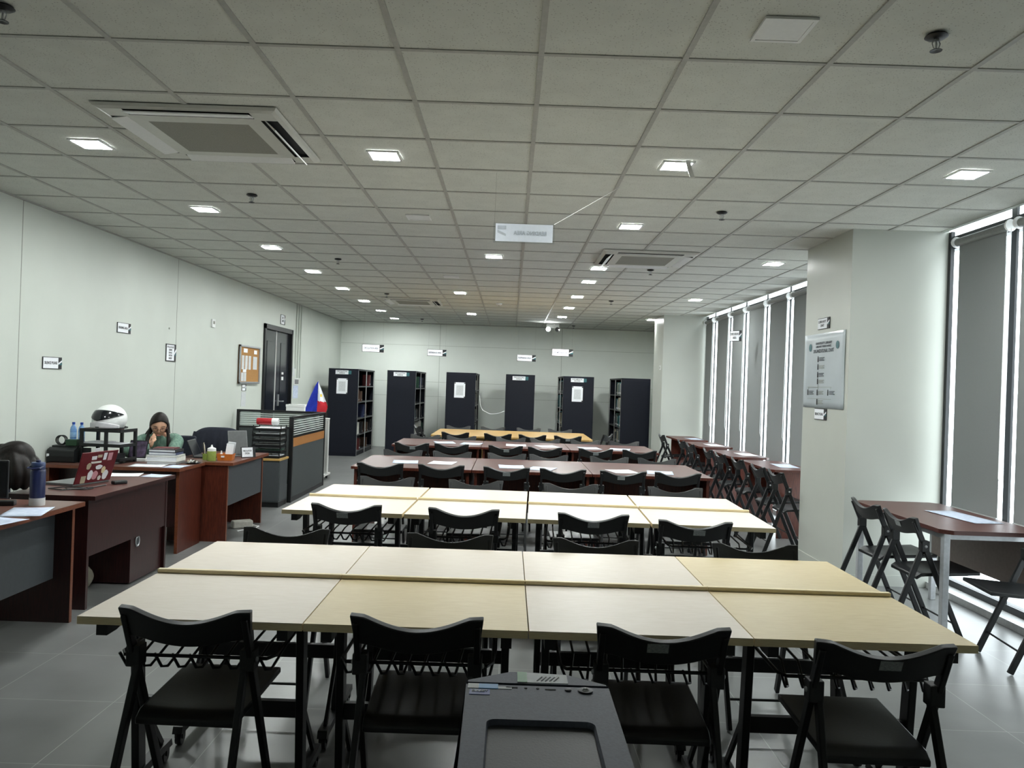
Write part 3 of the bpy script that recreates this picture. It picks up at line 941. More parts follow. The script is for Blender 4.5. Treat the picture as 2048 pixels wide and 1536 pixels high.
CG = 'black folding chairs'
for k, (x, y, st) in enumerate([(-1.02, 2.505, None), (-0.275, 2.505, None), (0.515, 2.485, -0.02), (1.180, 2.395, 0.01)]):
    chair(x, y, (-0.03, 0.0, -0.01, -0.02)[k], 'black chair at near side of nearest pale desk row, ' + POSN[k], CG, st)
for k, (x, y) in enumerate([(-1.09, 3.925), (-0.275, 3.915), (0.45, 3.91), (1.245, 3.92)]):
    chair(x, y, PI + (0.0, 0.02, -0.02, 0.01)[k], 'black chair facing camera behind nearest pale desk row, ' + POSN[k], CG)
for k, (x, y, st) in enumerate([(-0.965, 4.715, -0.02), (-0.255, 4.695, None), (0.522, 4.668, 0.0), (1.10, 4.530, 0.02)]):
    chair(x, y, (-0.02, 0.0, 0.0, -0.03)[k], 'black chair at near side of second pale desk row, ' + POSN[k], CG, st)
for k, (x, y) in enumerate([(-0.94, 6.16), (-0.245, 6.13), (0.495, 6.11), (1.305, 6.10)]):
    chair(x, y, PI + (0.01, 0.0, 0.02, -0.01)[k], 'black chair facing camera behind second pale desk row, ' + POSN[k], CG)

# ------------------------------------------------------------------ maroon reading tables
def make_table(W, D, Z, top, leg, chamfer=0.0, inset=0.035, mod=0.0, pd=0.05):
    t = thing('reading_table', '', 'table')
    c = chamfer
    poly = [(-W / 2 + c, -D / 2), (W / 2 - c, -D / 2), (W / 2, -D / 2 + c), (W / 2, D / 2 - c), (W / 2 - c, D / 2), (-W / 2 + c, D / 2), (-W / 2, D / 2 - c), (-W / 2, -D / 2 + c)] if c else \
           [(-W / 2, -D / 2), (W / 2, -D / 2), (W / 2, D / 2), (-W / 2, D / 2)]
    G().prism(poly, Z - 0.026, Z, mside=1).build('tabletop', [top, leg], t, bevel=0.003)
    for s in (-1, 1):
        x = s * (W / 2 - inset)
        G().box(x - 0.013, -D / 2 + pd + c, 0, x + 0.013, D / 2 - pd - c, Z - 0.026).build('leg_panel', leg, t)
    G().box(-W / 2 + inset + 0.014, mod - 0.01, 0.30, W / 2 - inset - 0.014, mod + 0.01, Z - 0.026).build('modesty_panel', leg, t)
    return t
mp = None
POS3 = ['left of three', 'middle of three', 'right of three']
for xl, xr, yl, dist, D in [(-1.475, 1.935, 7.35, 'nearer maroon row', 1.19), (-1.505, 1.945, 10.06, 'farther maroon row', 1.13)]:
    W = (xr - xl) / 3
    for k in range(3):
        t = make_table(W - 0.006, D, 0.74, MAROON, MAHOG) 
        t.location = (xl + W * (k + .5), yl + D / 2, 0)
        tag(t, 'maroon wooden reading table, %s in the %s of tables' % (POS3[k], dist), 'table', 'maroon reading tables')
P6 = ['leftmost of six', 'second from left of six', 'third from left of six', 'fourth from left of six', 'fifth from left of six', 'rightmost of six']
for k, (x, st) in enumerate([(-1.17, None), (-0.61, None), (-0.01, 0.0), (0.507, None), (1.06, -0.02), (1.565, None)]):
    chair(x, 7.165 + 0.01 * (k % 2), 0.0, 'black chair at near side of nearer maroon table row, ' + P6[k], CG, st)
for k, x in enumerate([-1.155, -0.615, -0.015, 0.445, 1.11, 1.635]):
    chair(x, 8.62, PI, 'black chair facing camera behind nearer maroon table row, ' + P6[k], CG)
for k, (x, st) in enumerate([(-1.195, 0.01), (-0.705, None), (-0.035, 0.01), (0.452, None), (1.083, 0.0), (1.63, None)]):
    chair(x, 9.67 + 0.02 * (k % 3), 0.0, 'black chair at near side of farther maroon table row, ' + P6[k], CG, st)
for k, x in enumerate([-1.20, -0.68, 0.03, 0.525, 1.10, 1.66]):
    chair(x, 11.27, PI, 'black chair facing camera behind farther maroon table row, ' + P6[k], CG)

# the tan conference table before the bookcases
t = make_table(2.52, 1.72, 0.74, TAN, TAN, chamfer=0.06, inset=0.42, pd=0.52)
t.name = 'conference_table'
t.location = (0.045, 12.98, 0)
tag(t, 'long tan oak conference table in front of the bookcases', 'table')
for k, (x, st) in enumerate([(-0.825, None), (-0.17, 0.02), (0.362, 0.0), (0.907, 0.0)]):
    chair(x, 12.03, 0.0, 'black chair at near side of tan conference table, ' + POSN[k], CG, st)
for k, x in enumerate([-0.90, -0.287, 0.345, 0.905]):
    chair(x, 13.92, PI, 'black chair facing camera behind tan conference table, ' + POSN[k], CG)
chair(-1.60, 13.55, -PI / 2 + 0.35, 'black folding chair turned sideways at left end of the tan conference table', CG)
chair(1.64, 12.87, PI / 2 - 0.45, 'black folding chair turned sideways at right end of the tan conference table', CG)

# window tables beyond the column
TW = [(12.95, 'farthest along the window, against the far column'), (11.50, 'second from the far column'), (9.88, 'third from the far column'), (8.39, 'nearest one beyond the poster column')]
for y0, s in TW:
    t = make_table(1.10, 0.50, 0.74, MAROON, MAHOG, chamfer=0.05, mod=-0.16)
    t.name = 'window_table'
    t.location = (3.06, y0 + 0.55, 0)
    t.rotation_euler = (0, 0, PI / 2)
    tag(t, 'maroon window table, ' + s, 'table', 'maroon window tables')
for k, (y, s) in enumerate([(13.40, 'at the farthest window table, alone'), (11.95, 'at second window table from far column, farther one'), (11.28, 'at second window table from far column, nearer one'), (10.35, 'at third window table from far column, farther one'),
                            (9.675, 'at third window table from far column, nearer one'), (9.00, 'at window table nearest the poster column, farther one'),
                            (8.19, 'at window table nearest the poster column, nearer one'), (7.70, 'half hidden by the poster column, near the window')]):
    chair(2.60 + 0.02 * (k % 2), y, -PI / 2, 'black folding chair facing the window, ' + s, CG)

# near window table on grey steel legs
t = thing('window_table', 'maroon window table with grey steel legs, in front of the poster column', 'table', (3.04, 5.49, 0), 0, 'maroon window tables')
W, D, c = 0.66, 1.30, 0.06
poly = [(-W / 2 + c, -D / 2), (W / 2 - c, -D / 2), (W / 2, -D / 2 + c), (W / 2, D / 2 - c), (W / 2 - c, D / 2), (-W / 2 + c, D / 2), (-W / 2, D / 2 - c), (-W / 2, -D / 2 + c)]
G().prism(poly, 0.716, 0.742).build('tabletop', MAROON, t, bevel=0.004)
for sx in (-1, 1):
    for sy in (-1, 1):
        G().box(sx * 0.285 - 0.02, sy * 0.59 - 0.02, 0, sx * 0.285 + 0.02, sy * 0.59 + 0.02, 0.716).build('leg', GREYMETAL, t, bevel=0.003)
g = G()
for sy in (-1, 1):
    g.box(-0.265, sy * 0.59 - 0.012, 0.68, 0.265, sy * 0.59 + 0.012, 0.716)
for sx in (-1, 1):
    g.box(sx * 0.285 - 0.012, -0.57, 0.68, sx * 0.285 + 0.012, 0.57, 0.716)
g.build('apron_rail', GREYMETAL, t)
G().box(0.255, -0.56, 0.36, 0.27, 0.56, 0.70).build('modesty_panel', mat('grey_brown_board', (128, 112, 106), rough=0.4), t)
chair(2.585, 5.67, -PI / 2, 'black folding chair at the near window table, beside the poster column', CG)
chair(2.575, 5.15, -PI / 2, 'black folding chair at the near window table, by its near grey leg', CG, 0.02)
chair(3.255, 4.60, PI / 2 - 0.12, 'black folding chair with its back to the window at the right edge of the photo', CG)
def sheet(x, y, z, a, b, rz, lab, grp, M=PRINT, nm='printed_sheet', cat='paper'):
    """slightly curled printed sheet lying flat"""
    g = G().shell(lambda u, v: ((a * (u - .5), b * (v - .5), 0.0025 + 0.002 * (2 * u - 1) ** 2 * (0.3 + v)), (0, 0, 1)), 8, 4, 0.0012)
    o = g.build(nm, M, None, (x, y, z), (0, 0, rz), smooth='all')
    return tag(o, lab, cat, grp)
RG = 'reading leaflets on the tables'
sheet(3.16, 5.42, 0.742, 0.21, 0.52, 0.12, 'long printed sheet on the near window table', RG)
for k, (x, y) in enumerate([(-1.03, 7.88), (-0.66, 7.90), (0.035, 7.75), (0.33, 7.66), (1.12, 7.66), (1.49, 7.66)]):
    sheet(x, y, 0.74, 0.25, 0.30, (0.1, -0.12, 0.05, -0.3, 0.25, -0.15)[k], 'printed leaflet on nearer maroon table row, ' + P6[k], RG, (PRINT, PAPER, PRINT, PRINT, PAPER, PRINT)[k])
for k, (x, y) in enumerate([(-0.87, 10.62), (-0.50, 10.55), (0.10, 10.55), (0.52, 10.52), (1.08, 10.45), (1.48, 10.42)]):
    sheet(x, y, 0.74, 0.27, 0.34, (0.2, -0.12, 0.0, 0.3, 0.15, -0.2)[k], 'printed leaflet on the farther maroon table row, ' + P6[k], RG, (PRINT, PRINT, PAPER, PAPER, PRINT, PRINT)[k])
for k, (x, y) in enumerate([(3.14, 13.3), (3.12, 11.9), (3.13, 10.3), (3.13, 8.85)]):
    sheet(x, y, 0.74, 0.22, 0.42, 0.1 - 0.05 * k, 'pale printed sheet on the %s window table from the far column' % ORD[k], RG, PAPER if k in (1, 2) else PRINT)

# ------------------------------------------------------------------ bookcases, end-on to the camera
PALETTE = {n: mat(n.replace(' ', '_') + '_book_cloth', c, rough=0.55, var=0.08, scale=30) for n, c in
           {'white': (220, 220, 212), 'grey': (128, 130, 128), 'teal': (52, 118, 122), 'black': (30, 30, 34), 'dark blue': (40, 50, 86), 'dark red': (92, 34, 36),
            'beige': (186, 176, 150), 'dark green': (38, 72, 58), 'pale blue': (140, 160, 176), 'brown': (84, 62, 48)}.items()}
LEVELS = [0.10, 0.43, 0.76, 1.10, 1.42]
LNAME = ['bottom', 'second lowest', 'middle', 'second highest', 'top']
BN = ['leftmost bookcase', 'second bookcase from left', 'third bookcase from left', 'narrow fourth bookcase', 'fifth bookcase from left', 'rightmost bookcase']
def bookcase(x0, x1, y0, y1, label, plate, notice):
    H = 1.77
    t = thing('bookcase', label, 'bookcase', ((x0 + x1) / 2, y0, 0), 0, 'black steel bookcases')
    h, L = (x1 - x0) / 2, y1 - y0
    e = G().box(-h, 0, 0, h, 0.035, H).box(-h + 0.02, -0.006, 0.06, h - 0.02, 0.0, H - 0.04)
    e.build('end_panel', STEELDARK, t, bevel=0.003)
    G().box(-h, L - 0.035, 0, h, L, H).build('end_panel', STEELDARK, t)
    G().box(-h, 0.035, H - 0.03, h, L - 0.035, H).build('top_panel', STEELDARK, t)
    G().box(-h + 0.01, 0.035, 0, h - 0.01, L - 0.035, 0.08).build('plinth', STEELDARK, t)
    G().box(-0.006, 0.035, 0.08, 0.006, L - 0.035, H - 0.03).build('centre_panel', STEELDARK, t)
    for z in LEVELS:
        G().box(-h + 0.01, 0.036, z - 0.022, h - 0.01, L - 0.036, z).build('shelf', mat_shelf, t)
    for s in (-1, 1):
        for y in (0.045, L / 2, L - 0.05):
            G().box(s * h - s * 0.012, y - 0.014, 0.0, s * h, y + 0.014, H - 0.03).build('upright', STEELGREY, t)
    if plate:
        p = G().box(-0.16, -0.009, 1.655, 0.10, -0.006, 1.735).build('name_plate', PAPER, t)
        G().prism([(0.10, 1.66), (0.16, 1.66), (0.16, 1.73), (0.10, 1.73)], -0.0085, -0.006, axis='Y').build('plate_tail', TEAL, t)
        for k, s in enumerate(plate):
            text(s, 0.036, INK, p, (-0.03, -0.0098, 1.712 - 0.034 * k), (PI / 2, 0, 0), width=0.21 if k == 0 else 0.12)
    if notice:
        p = G().box(-0.13, -0.009, 1.26, 0.09, -0.006, 1.57).build('notice', PAPER, t)
        G().box(-0.09, -0.0098, 1.31, 0.05, -0.009, 1.51).build('printed_block', PRINTG, p)
        g = G()
        for a, b in ((-0.13, 1.545), (0.065, 1.545), (0.065, 1.262)):
            g.box(a + 0.002, -0.0098, b, a + 0.025, -0.009, b + 0.022)
        g.build('corner_mark', INK, p)
    return t
mat_shelf = mat('dark_grey_shelf_steel', (70, 73, 76), rough=0.4, metal=0.2)
BC = [(-3.69, -3.09, 15.86, 17.76, ['CIRCULATION', 'AREA'], True), (-2.51, -1.93, 15.9, 17.8, ['CIRCULATION', 'AREA'], False), (-1.31, -0.71, 15.9, 17.8, None, True),
      (-0.10, 0.49, 15.9, 17.8, ['PERIODICALS', 'AREA'], False), (1.07, 1.69, 15.9, 17.8, ['NON-MEDICAL', 'BOOKS'], True), (2.25, 2.84, 15.9, 17.8, None, False)]
BL = ['black steel bookcase farthest left with a notice and a sparse open side', 'black steel bookcase second from left with a name plate only', 'black steel bookcase third from left with a notice only',
      'narrow looking black steel bookcase in the middle with a periodicals plate', 'black steel bookcase second from right with plate and notice', 'black steel bookcase farthest right, its left side full of books']
for b, l in zip(BC, BL):
    bookcase(*b[:4], l, b[4], b[5])
def fill(ci, side, dens, cols, seedv):
    """books standing on each shelf of the side one can look into"""
    R = random.Random(seedv)
    x0, x1, y0, y1 = BC[ci][:4]
    for li, z in enumerate(LEVELS):
        y = y0 + 0.075
        n = 0
        while y < y1 - 0.12 and n < 16:
            if R.random() > dens:
                y += R.uniform(0.05, 0.2)
                continue
            if abs(y - (y0 + y1) / 2) < 0.05:
                y += 0.07
            th, hh, dd = R.uniform(0.022, 0.05), R.uniform(0.20, 0.275), R.uniform(0.15, 0.2)
            c = R.choice(cols)
            xs = x1 - 0.02 if side > 0 else x0 + 0.02
            g = G()
            g.box(-dd / 2, -th / 2, 0, dd / 2, -th / 2 + 0.003, hh).box(-dd / 2, th / 2 - 0.003, 0, dd / 2, th / 2, hh)
            s = side * dd / 2
            g.box(s, -th / 2, 0, s - side * 0.003, th / 2, hh)
            g.box(-dd / 2 + 0.004, -th / 2 + 0.003, 0.003, dd / 2 - 0.004, th / 2 - 0.003, hh - 0.003, 1)
            g.box(s + side * 0.0006, -th / 2 + 0.003, hh * 0.12, s, th / 2 - 0.003, hh * 0.24, 1)
            o = g.build('book', [PALETTE[c], PAPER], None, (xs - side * dd / 2, y + th / 2, z))
            tag(o, '%s book, %s from front on %s shelf of %s' % (c, ORD[n], LNAME[li], BN[ci]), 'book', 'books in the ' + BN[ci])
            n += 1
            y += th + R.choice((0.001, 0.001, 0.002, 0.03))
fill(0, 1, 0.24, ['black', 'black', 'brown', 'dark red', 'dark blue', 'white'], 3)
fill(1, 1, 0.30, ['black', 'dark blue', 'black', 'dark green', 'white'], 5)
fill(2, 1, 0.30, ['white', 'grey', 'black'], 8)
fill(4, -1, 0.5, ['white', 'teal', 'grey', 'black', 'beige'], 11)
fill(5, -1, 0.93, ['white', 'teal', 'grey', 'black', 'pale blue', 'dark blue', 'beige', 'teal', 'dark green'], 13)
g = G().tube([(-0.62, 15.86, 1.32), (-0.60, 15.88, 1.12), (-0.55, 15.88, 1.02), (-0.40, 15.9, 0.95), (-0.25, 15.9, 0.96), (-0.10, 15.885, 1.02)], 0.006, 6)
tag(g.build('loose_cable', WHITE, smooth=True), 'thin white cable sagging between third and fourth bookcase', 'cable')

# ------------------------------------------------------------------ office desks along the left wall
def office_desk(label, x0, x1, y0, y1, Z, top, edge, panel, modesty, side, mz, inset=0.12, pedestal=None):
    """box desk; side = which way its modesty panel faces ('x' aisle or '-y' camera)"""
    t = thing('office_desk', label, 'desk', ((x0 + x1) / 2, (y0 + y1) / 2, 0), 0, 'brown office desks')
    a, b = (x1 - x0) / 2, (y1 - y0) / 2
    g = G().box(-a, -b, Z - 0.028, a, b, Z - 0.002, 1)
    g.box(-a + 0.001, -b + 0.001, Z - 0.002, a - 0.001, b - 0.001, Z, 0)
    g.build('desktop', [top, edge], t)
    if side == 'x':
        for s in (-1, 1):
            yy = s * (b - 0.03)
            q = G().box(-a + 0.03, yy - 0.013, 0, a - 0.055, yy + 0.013, Z - 0.028)
            q.box(a - 0.055, yy - 0.013, 0, a - 0.052, yy + 0.013, Z - 0.028, 1)
            q.build('end_panel', [panel, edge], t)
        G().box(a - inset - 0.02, -b + 0.043, mz, a - inset, b - 0.043, Z - 0.028).build('modesty_panel', modesty, t)
    else:
        for s in (-1, 1):
            xx = s * (a - 0.035)
            q = G().box(xx - 0.013, -b + 0.055, 0, xx + 0.013, b - 0.02, Z - 0.028)
            q.box(xx - 0.013, -b + 0.052, 0, xx + 0.013, -b + 0.055, Z - 0.028, 1)
            q.build('end_panel', [panel, edge], t)
        G().box(-a + 0.048, -b + inset, mz, a - 0.048, -b + inset + 0.02, Z - 0.028).build('modesty_panel', modesty, t)
    if pedestal:
        p0, p1 = pedestal
        p = G().box(-a + 0.04, p0, 0.01, a - 0.075, p1, Z - 0.028).build('drawer_pedestal', panel, t, bevel=0.002)
        G().tube([(a - 0.073, p0 + 0.10 + 0.028 * math.cos(k * PI / 10), 0.30 + 0.036 * math.sin(k * PI / 10)) for k in range(20)], 0.007, 6, close=True).build('cable_grommet', ALULIGHT, p, smooth=True)
        G().lathe([(0, 0), (0.024, 0), (0.024, 0.002), (0, 0.002)], (a - 0.0748, p0 + 0.10, 0.30), 16, axis='X').build('grommet_hole', GREYBOARD, p)
    return t
office_desk('brown office desk nearest the camera, cut by the left edge of the photo', -3.26, -2.605, 3.45, 4.85, 0.74, DESKTOP, DESKEDGE, MAROON_D, GREYBOARD, 'x', 0.27, 0.16)
office_desk('dark maroon office desk with the red laptop on it', -3.24, -2.655, 5.06, 6.27, 0.74, MAROON, MAROON_D, MAROON_D, MAROON_D, 'x', 0.34, 0.055, (0.05, 0.56))
office_desk('reddish office desk facing the camera where the woman reads', -3.99, -2.80, 6.69, 7.245, 0.74, DESKTOP, DESKEDGE, MAHOG, MAROON_D, '-y', 0.20, 0.20)
office_desk('reddish office desk beside the cubicle with the grey screen on it', -3.18, -2.55, 7.27, 8.345, 0.74, DESKTOP, DESKEDGE, MAHOG, GREYBOARD, 'x', 0.33, 0.06)

def fl(*a, **k):
    return G().lathe(*a, **k)
DI = 'papers on the office desks'
sheet(-2.70, 4.42, 0.74, 0.21, 0.30, 0.3, 'printed sheet on the nearest left desk under the blue bottle', DI)
sheet(-2.68, 4.08, 0.74, 0.21, 0.28, -0.2, 'printed sheet nearest the camera at the left edge of the photo', DI)
sheet(-3.02, 6.15, 0.74, 0.27, 0.20, 0.25, 'white sheet on the maroon desk behind the red laptop, left one', DI, PAPER)
sheet(-2.76, 6.16, 0.74, 0.17, 0.17, -0.05, 'printed sheet on the maroon desk behind the red laptop, right one', DI)
sheet(-3.13, 6.83, 0.74, 0.28, 0.20, 0.12, 'white sheet on the desk edge in front of the book stack, left one', DI, PAPER)
sheet(-2.885, 6.82, 0.74, 0.155, 0.20, -0.05, 'printed sheet on the desk edge in front of the book stack, right one', DI)

# blue bottle
t = thing('water_bottle', 'navy blue insulated bottle with white base on nearest left desk', 'bottle', (-2.79, 4.66, 0.74))
fl([(0.0, 0.0), (0.042, 0.0), (0.0425, 0.002), (0.0425, 0.046), (0.0, 0.046)], n=28).build('base_boot', WHITE, t, smooth=True)
BLUE = mat('navy_enamel', (36, 44, 84), rough=0.35, var=0.06)
fl([(0.0, 0.046), (0.0405, 0.046), (0.041, 0.05), (0.041, 0.20), (0.037, 0.213), (0.034, 0.216), (0.0, 0.216)], n=28).build('body', BLUE, t, smooth=True)
g = fl([(0.0, 0.216), (0.037, 0.217), (0.038, 0.222), (0.038, 0.248), (0.034, 0.256), (0.0, 0.257)], n=28)
g.build('lid', mat('blue_lid_plastic', (48, 64, 104), rough=0.4), t, smooth=True)
G().tube([(-0.036, -0.012, 0.232), (-0.036, -0.046, 0.226), (0.0, -0.058, 0.222), (0.036, -0.046, 0.226), (0.036, -0.012, 0.232)], 0.005, 8).build('carry_loop', BLUE, t, smooth=True)
fl([(0.0, 0.257), (0.014, 0.257), (0.013, 0.268), (0.0, 0.269)], n=16).build('spout_cap', BLUE, t, smooth=True)

# monitor whose edge enters at the left
t = thing('computer_monitor', 'black monitor seen from behind at the left edge of the photo', 'monitor', (-2.98, 4.25, 0.74), 0.35)
g = G().box(-0.24, -0.010, 0.09, 0.24, 0.012, 0.30)
g.build('screen_shell', PLASTIC, t, bevel=0.005)
G().box(-0.232, -0.0125, 0.10, 0.232, -0.010, 0.292).build('screen', SMOKE, t)
G().beam((0, 0.02, 0.20), (0, 0.05, 0.012), 0.05, 0.018).build('stand', PLASTIC, t)
G().box(-0.11, -0.04, 0.0, 0.11, 0.11, 0.012).build('stand_base', PLASTIC, t, bevel=0.004)
t = thing('adapter_box', 'small black power brick behind the blue bottle', 'adapter', (-2.95, 4.62, 0.74), 0.3)
G().box(-0.05, -0.03, 0.0, 0.05, 0.03, 0.03).build('brick', PLASTIC, t, bevel=0.006)
G().tube([(-0.05, 0, 0.012), (-0.09, 0.03, 0.006), (-0.13, -0.01, 0.005), (-0.10, -0.06, 0.005), (-0.04, -0.07, 0.005)], 0.004, 6).build('lead', PLASTIC, t, smooth=True)

# red laptop seen from its lid
t = thing('laptop', 'open laptop with dark red lid covered in stickers on the maroon desk', 'laptop', (-2.985, 5.62, 0.74), PI / 2 - 0.25)
G().box(-0.17, -0.005, 0.0, 0.17, 0.235, 0.018).build('keyboard_base', LAPGREY, t, bevel=0.003)
lid = G().box(-0.17, -0.008, 0.0, 0.17, 0.0, 0.235).build('lid', CRIMSON, t, (0, -0.006, 0.014), (0.30, 0, 0), bevel=0.003)
G().box(-0.158, 0.0, 0.012, 0.158, 0.0012, 0.225).build('screen', SMOKE, lid)
R = random.Random(4)
SC = [PAPER, PALETTE['beige'], PAPER, mat('pink_sticker', (206, 150, 158), rough=0.4), PALETTE['white'], CRIMSON, PALETTE['beige'], PAPER, mat('cream_sticker', (228, 214, 170), rough=0.4)]
spots = [(-0.05, 0.19, 0.034, 0.026, 0), (0.0, 0.20, 0.03, 0.02, 0), (0.05, 0.195, 0.022, 0.05, 0), (0.10, 0.19, 0.03, 0.055, 0), (-0.02, 0.155, 0.07, 0.014, 0), (0.06, 0.15, 0.045, 0.02, 0),
         (-0.08, 0.13, 0.026, 0.034, 1), (0.02, 0.115, 0.04, 0.024, 1), (0.07, 0.09, 0.024, 0.036, 1), (0.10, 0.05, 0.034, 0.05, 1), (-0.10, 0.03, 0.032, 0.05, 0), (-0.045, 0.06, 0.03, 0.05, 1), (0.0, 0.055, 0.034, 0.045, 1), (0.05, 0.03, 0.02, 0.024, 1)]
for k, (sx, sz, a, b, rd) in enumerate(spots):
    n = 14 if rd else 4
    poly = [(sx + a * (1.0 if rd else 1.2) * .8 * math.cos(2 * PI * (q + (0 if rd else .5)) / n) * (1 + .12 * math.sin(q * 2.3)), sz + b * .75 * math.sin(2 * PI * (q + (0 if rd else .5)) / n)) for q in range(n)]
    G().prism(poly, -0.0088, -0.008, axis='Y').build('sticker', SC[k % len(SC)], lid)
G().box(-0.06, -0.004, 0.233, -0.015, -0.002, 0.262).build('sticky_note', PAPER, lid)
g = G().tube([(-3.02, 5.36, 0.746), (-2.97, 5.30, 0.746), (-2.86, 5.30, 0.746), (-2.83, 5.36, 0.746), (-2.92, 5.39, 0.747), (-3.04, 5.37, 0.748), (-3.10, 5.30, 0.746), (-2.98, 5.25, 0.746), (-2.86, 5.42, 0.746), (-2.84, 5.55, 0.746)], 0.004, 6)
tag(g.build('charger_cable', PLASTIC, smooth=True), 'tangled black charger cable in front of the red laptop', 'cable')
tag(G().box(-0.05, -0.025, 0, 0.05, 0.025, 0.026).build('charger_brick', PLASTIC, None, (-2.80, 5.66, 0.74), (0, 0, 0.9), bevel=0.008), 'black charger brick beside the red laptop lid', 'adapter')
tag(G().box(-0.10, -0.15, 0, 0.10, 0.15, 0.02).build('closed_notebook', LAPGREY, None, (-3.06, 5.48, 0.752), (0, 0, 1.2), bevel=0.004), 'thin grey notebook lying left of the red laptop', 'notebook') if False else None

# printer, rack of trays, helmet, bottles on the reddish desk
t = thing('printer', 'black desktop printer on the reddish desk by the left wall', 'printer', (-3.905, 6.98, 0.74), 0.0)
g = G().prism([(-0.14, 0.0), (0.14, 0.0), (0.14, 0.11), (-0.10, 0.13), (-0.14, 0.11)], -0.118, 0.118, axis='X')
g.build('body', PLASTIC, t, bevel=0.012)
G().box(-0.115, -0.08, 0.125, 0.115, 0.12, 0.145).build('scanner_lid', PLASTIC, t, bevel=0.006)
G().box(-0.11, -0.148, 0.02, 0.11, -0.139, 0.055).build('paper_slot', DARKHOLE, t)
G().box(-0.12, -0.146, 0.05, -0.10, -0.139, 0.075).build('badge', PAPER, t)
t = thing('document_rack', 'black three tier document rack carrying the white helmet', 'document rack', (-3.572, 7.00, 0.74), -0.10)
for z in (0.02, 0.145, 0.275):
    G().box(-0.19, -0.13, z, 0.19, 0.13, z + 0.006).box(-0.19, -0.13, z, 0.19, -0.124, z + 0.028).box(-0.19, -0.13, z, -0.184, 0.13, z + 0.028).box(0.184, -0.13, z, 0.19, 0.13, z + 0.028).build('tray', BLACKMETAL, t)
for sx in (-0.178, 0.05, 0.178):
    for sy in (-0.115, 0.12):
        if sx == 0.178 and sy < 0:
            continue
        G().box(sx - 0.012, sy - 0.012, 0, sx + 0.012, sy + 0.012, 0.30).build('post', BLACKMETAL, t)
for x, z, a, hh, M, lab in [(-0.05, 0.2815, 0.26, 0.016, PALETTE['dark red'], 'dark red folder on top tier of the document rack'), (0.10, 0.151, 0.15, 0.02, PAPER, 'white paper stack on middle tier of the document rack, right'),
                            (-0.08, 0.151, 0.19, 0.030, PAPER, 'white paper stack on middle tier of the document rack, left'), (-0.04, 0.026, 0.28, 0.05, PALETTE['black'], 'black case on the bottom tier of the document rack')]:
    c, s = math.cos(-0.10), math.sin(-0.10)
    tag(G().box(-a / 2, -0.10, 0, a / 2, 0.10, hh).build('paper_stack', M, None, (-3.572 + x * c, 7.00 + x * s, 0.741 + z), (0, 0, -0.10)), lab, 'stack', 'stacks in the document rack')

t = thing('motorcycle_helmet', 'white full face helmet with dark visor on top of the document rack', 'helmet', (-3.565, 7.00, 0.74 + 0.3035), PI - 0.10)
t.scale = (1.1, 1.1, 1.1)
# shell: egg, front is +y
def egg(u, v, r=1.0):
    a = 2 * PI * u
    b = -0.62 + (PI / 2 + 0.62) * v
    x = 0.118 * math.cos(b) * math.cos(a) * r
    y = 0.148 * math.cos(b) * math.sin(a) * r + 0.0
    z = 0.074 + 0.118 * math.sin(b) * r
    if y > 0:
        y *= 1 + 0.10 * max(0, 0.1 - (z - 0.07)) / 0.1
    return (x, y, z)
def hel(u, v):
    a = abs(((u - 0.25 + 0.5) % 1) - 0.5)
    z = egg(u, v)[2]
    up = 0.142 - 0.9 * a * a * 1.2
    lo = 0.070 + 0.18 * a
    return 1 if (a < 0.21 and lo < z < up) else 0
G().surf(lambda u, v: egg(u, v), 64, 32, hel).build('shell', [WHITE, SMOKE], t, smooth='all')
def vis(u, v):
    a = 0.25 + (u - .5) * 0.52
    aa = abs(a - 0.25)
    lo, up = 0.066 + 0.18 * aa, 0.150 - 0.54 * aa * aa
    z = lo + (up - lo) * v
    b = math.asin(max(-1, min(1, (z - 0.074) / 0.118)))
    p = egg(a, (b + 0.62) / (PI / 2 + 0.62), 1.03)
    n = Vector((p[0], p[1], p[2] - 0.074)).normalized()
    return (p, n)
G().shell(vis, 24, 8, 0.003).build('visor', SMOKE, t, smooth='all')
g = G().shell(lambda u, v: ((0.128 * math.cos(2 * PI * (0.06 + 0.38 * u)), 0.163 * math.sin(2 * PI * (0.06 + 0.38 * u)), 0.008 + 0.052 * v * (1 - 0.55 * abs(2 * u - 1) ** 1.5)), (math.cos(2 * PI * (0.06 + 0.38 * u)), math.sin(2 * PI * (0.06 + 0.38 * u)), 0)), 20, 4, 0.006)
g.build('chin_guard', mat('greyish_white_chin_bar', (200, 198, 202), rough=0.4), t, smooth='all')
G().tube([(0.121 * math.cos(2 * PI * k / 24), 0.152 * math.sin(2 * PI * k / 24), 0.006) for k in range(24)], 0.006, 6, close=True).build('rim_trim', PLASTIC, t, smooth=True)
G().box(-0.014, 0.165, 0.012, 0.014, 0.170, 0.020).build('vent', INK, t)

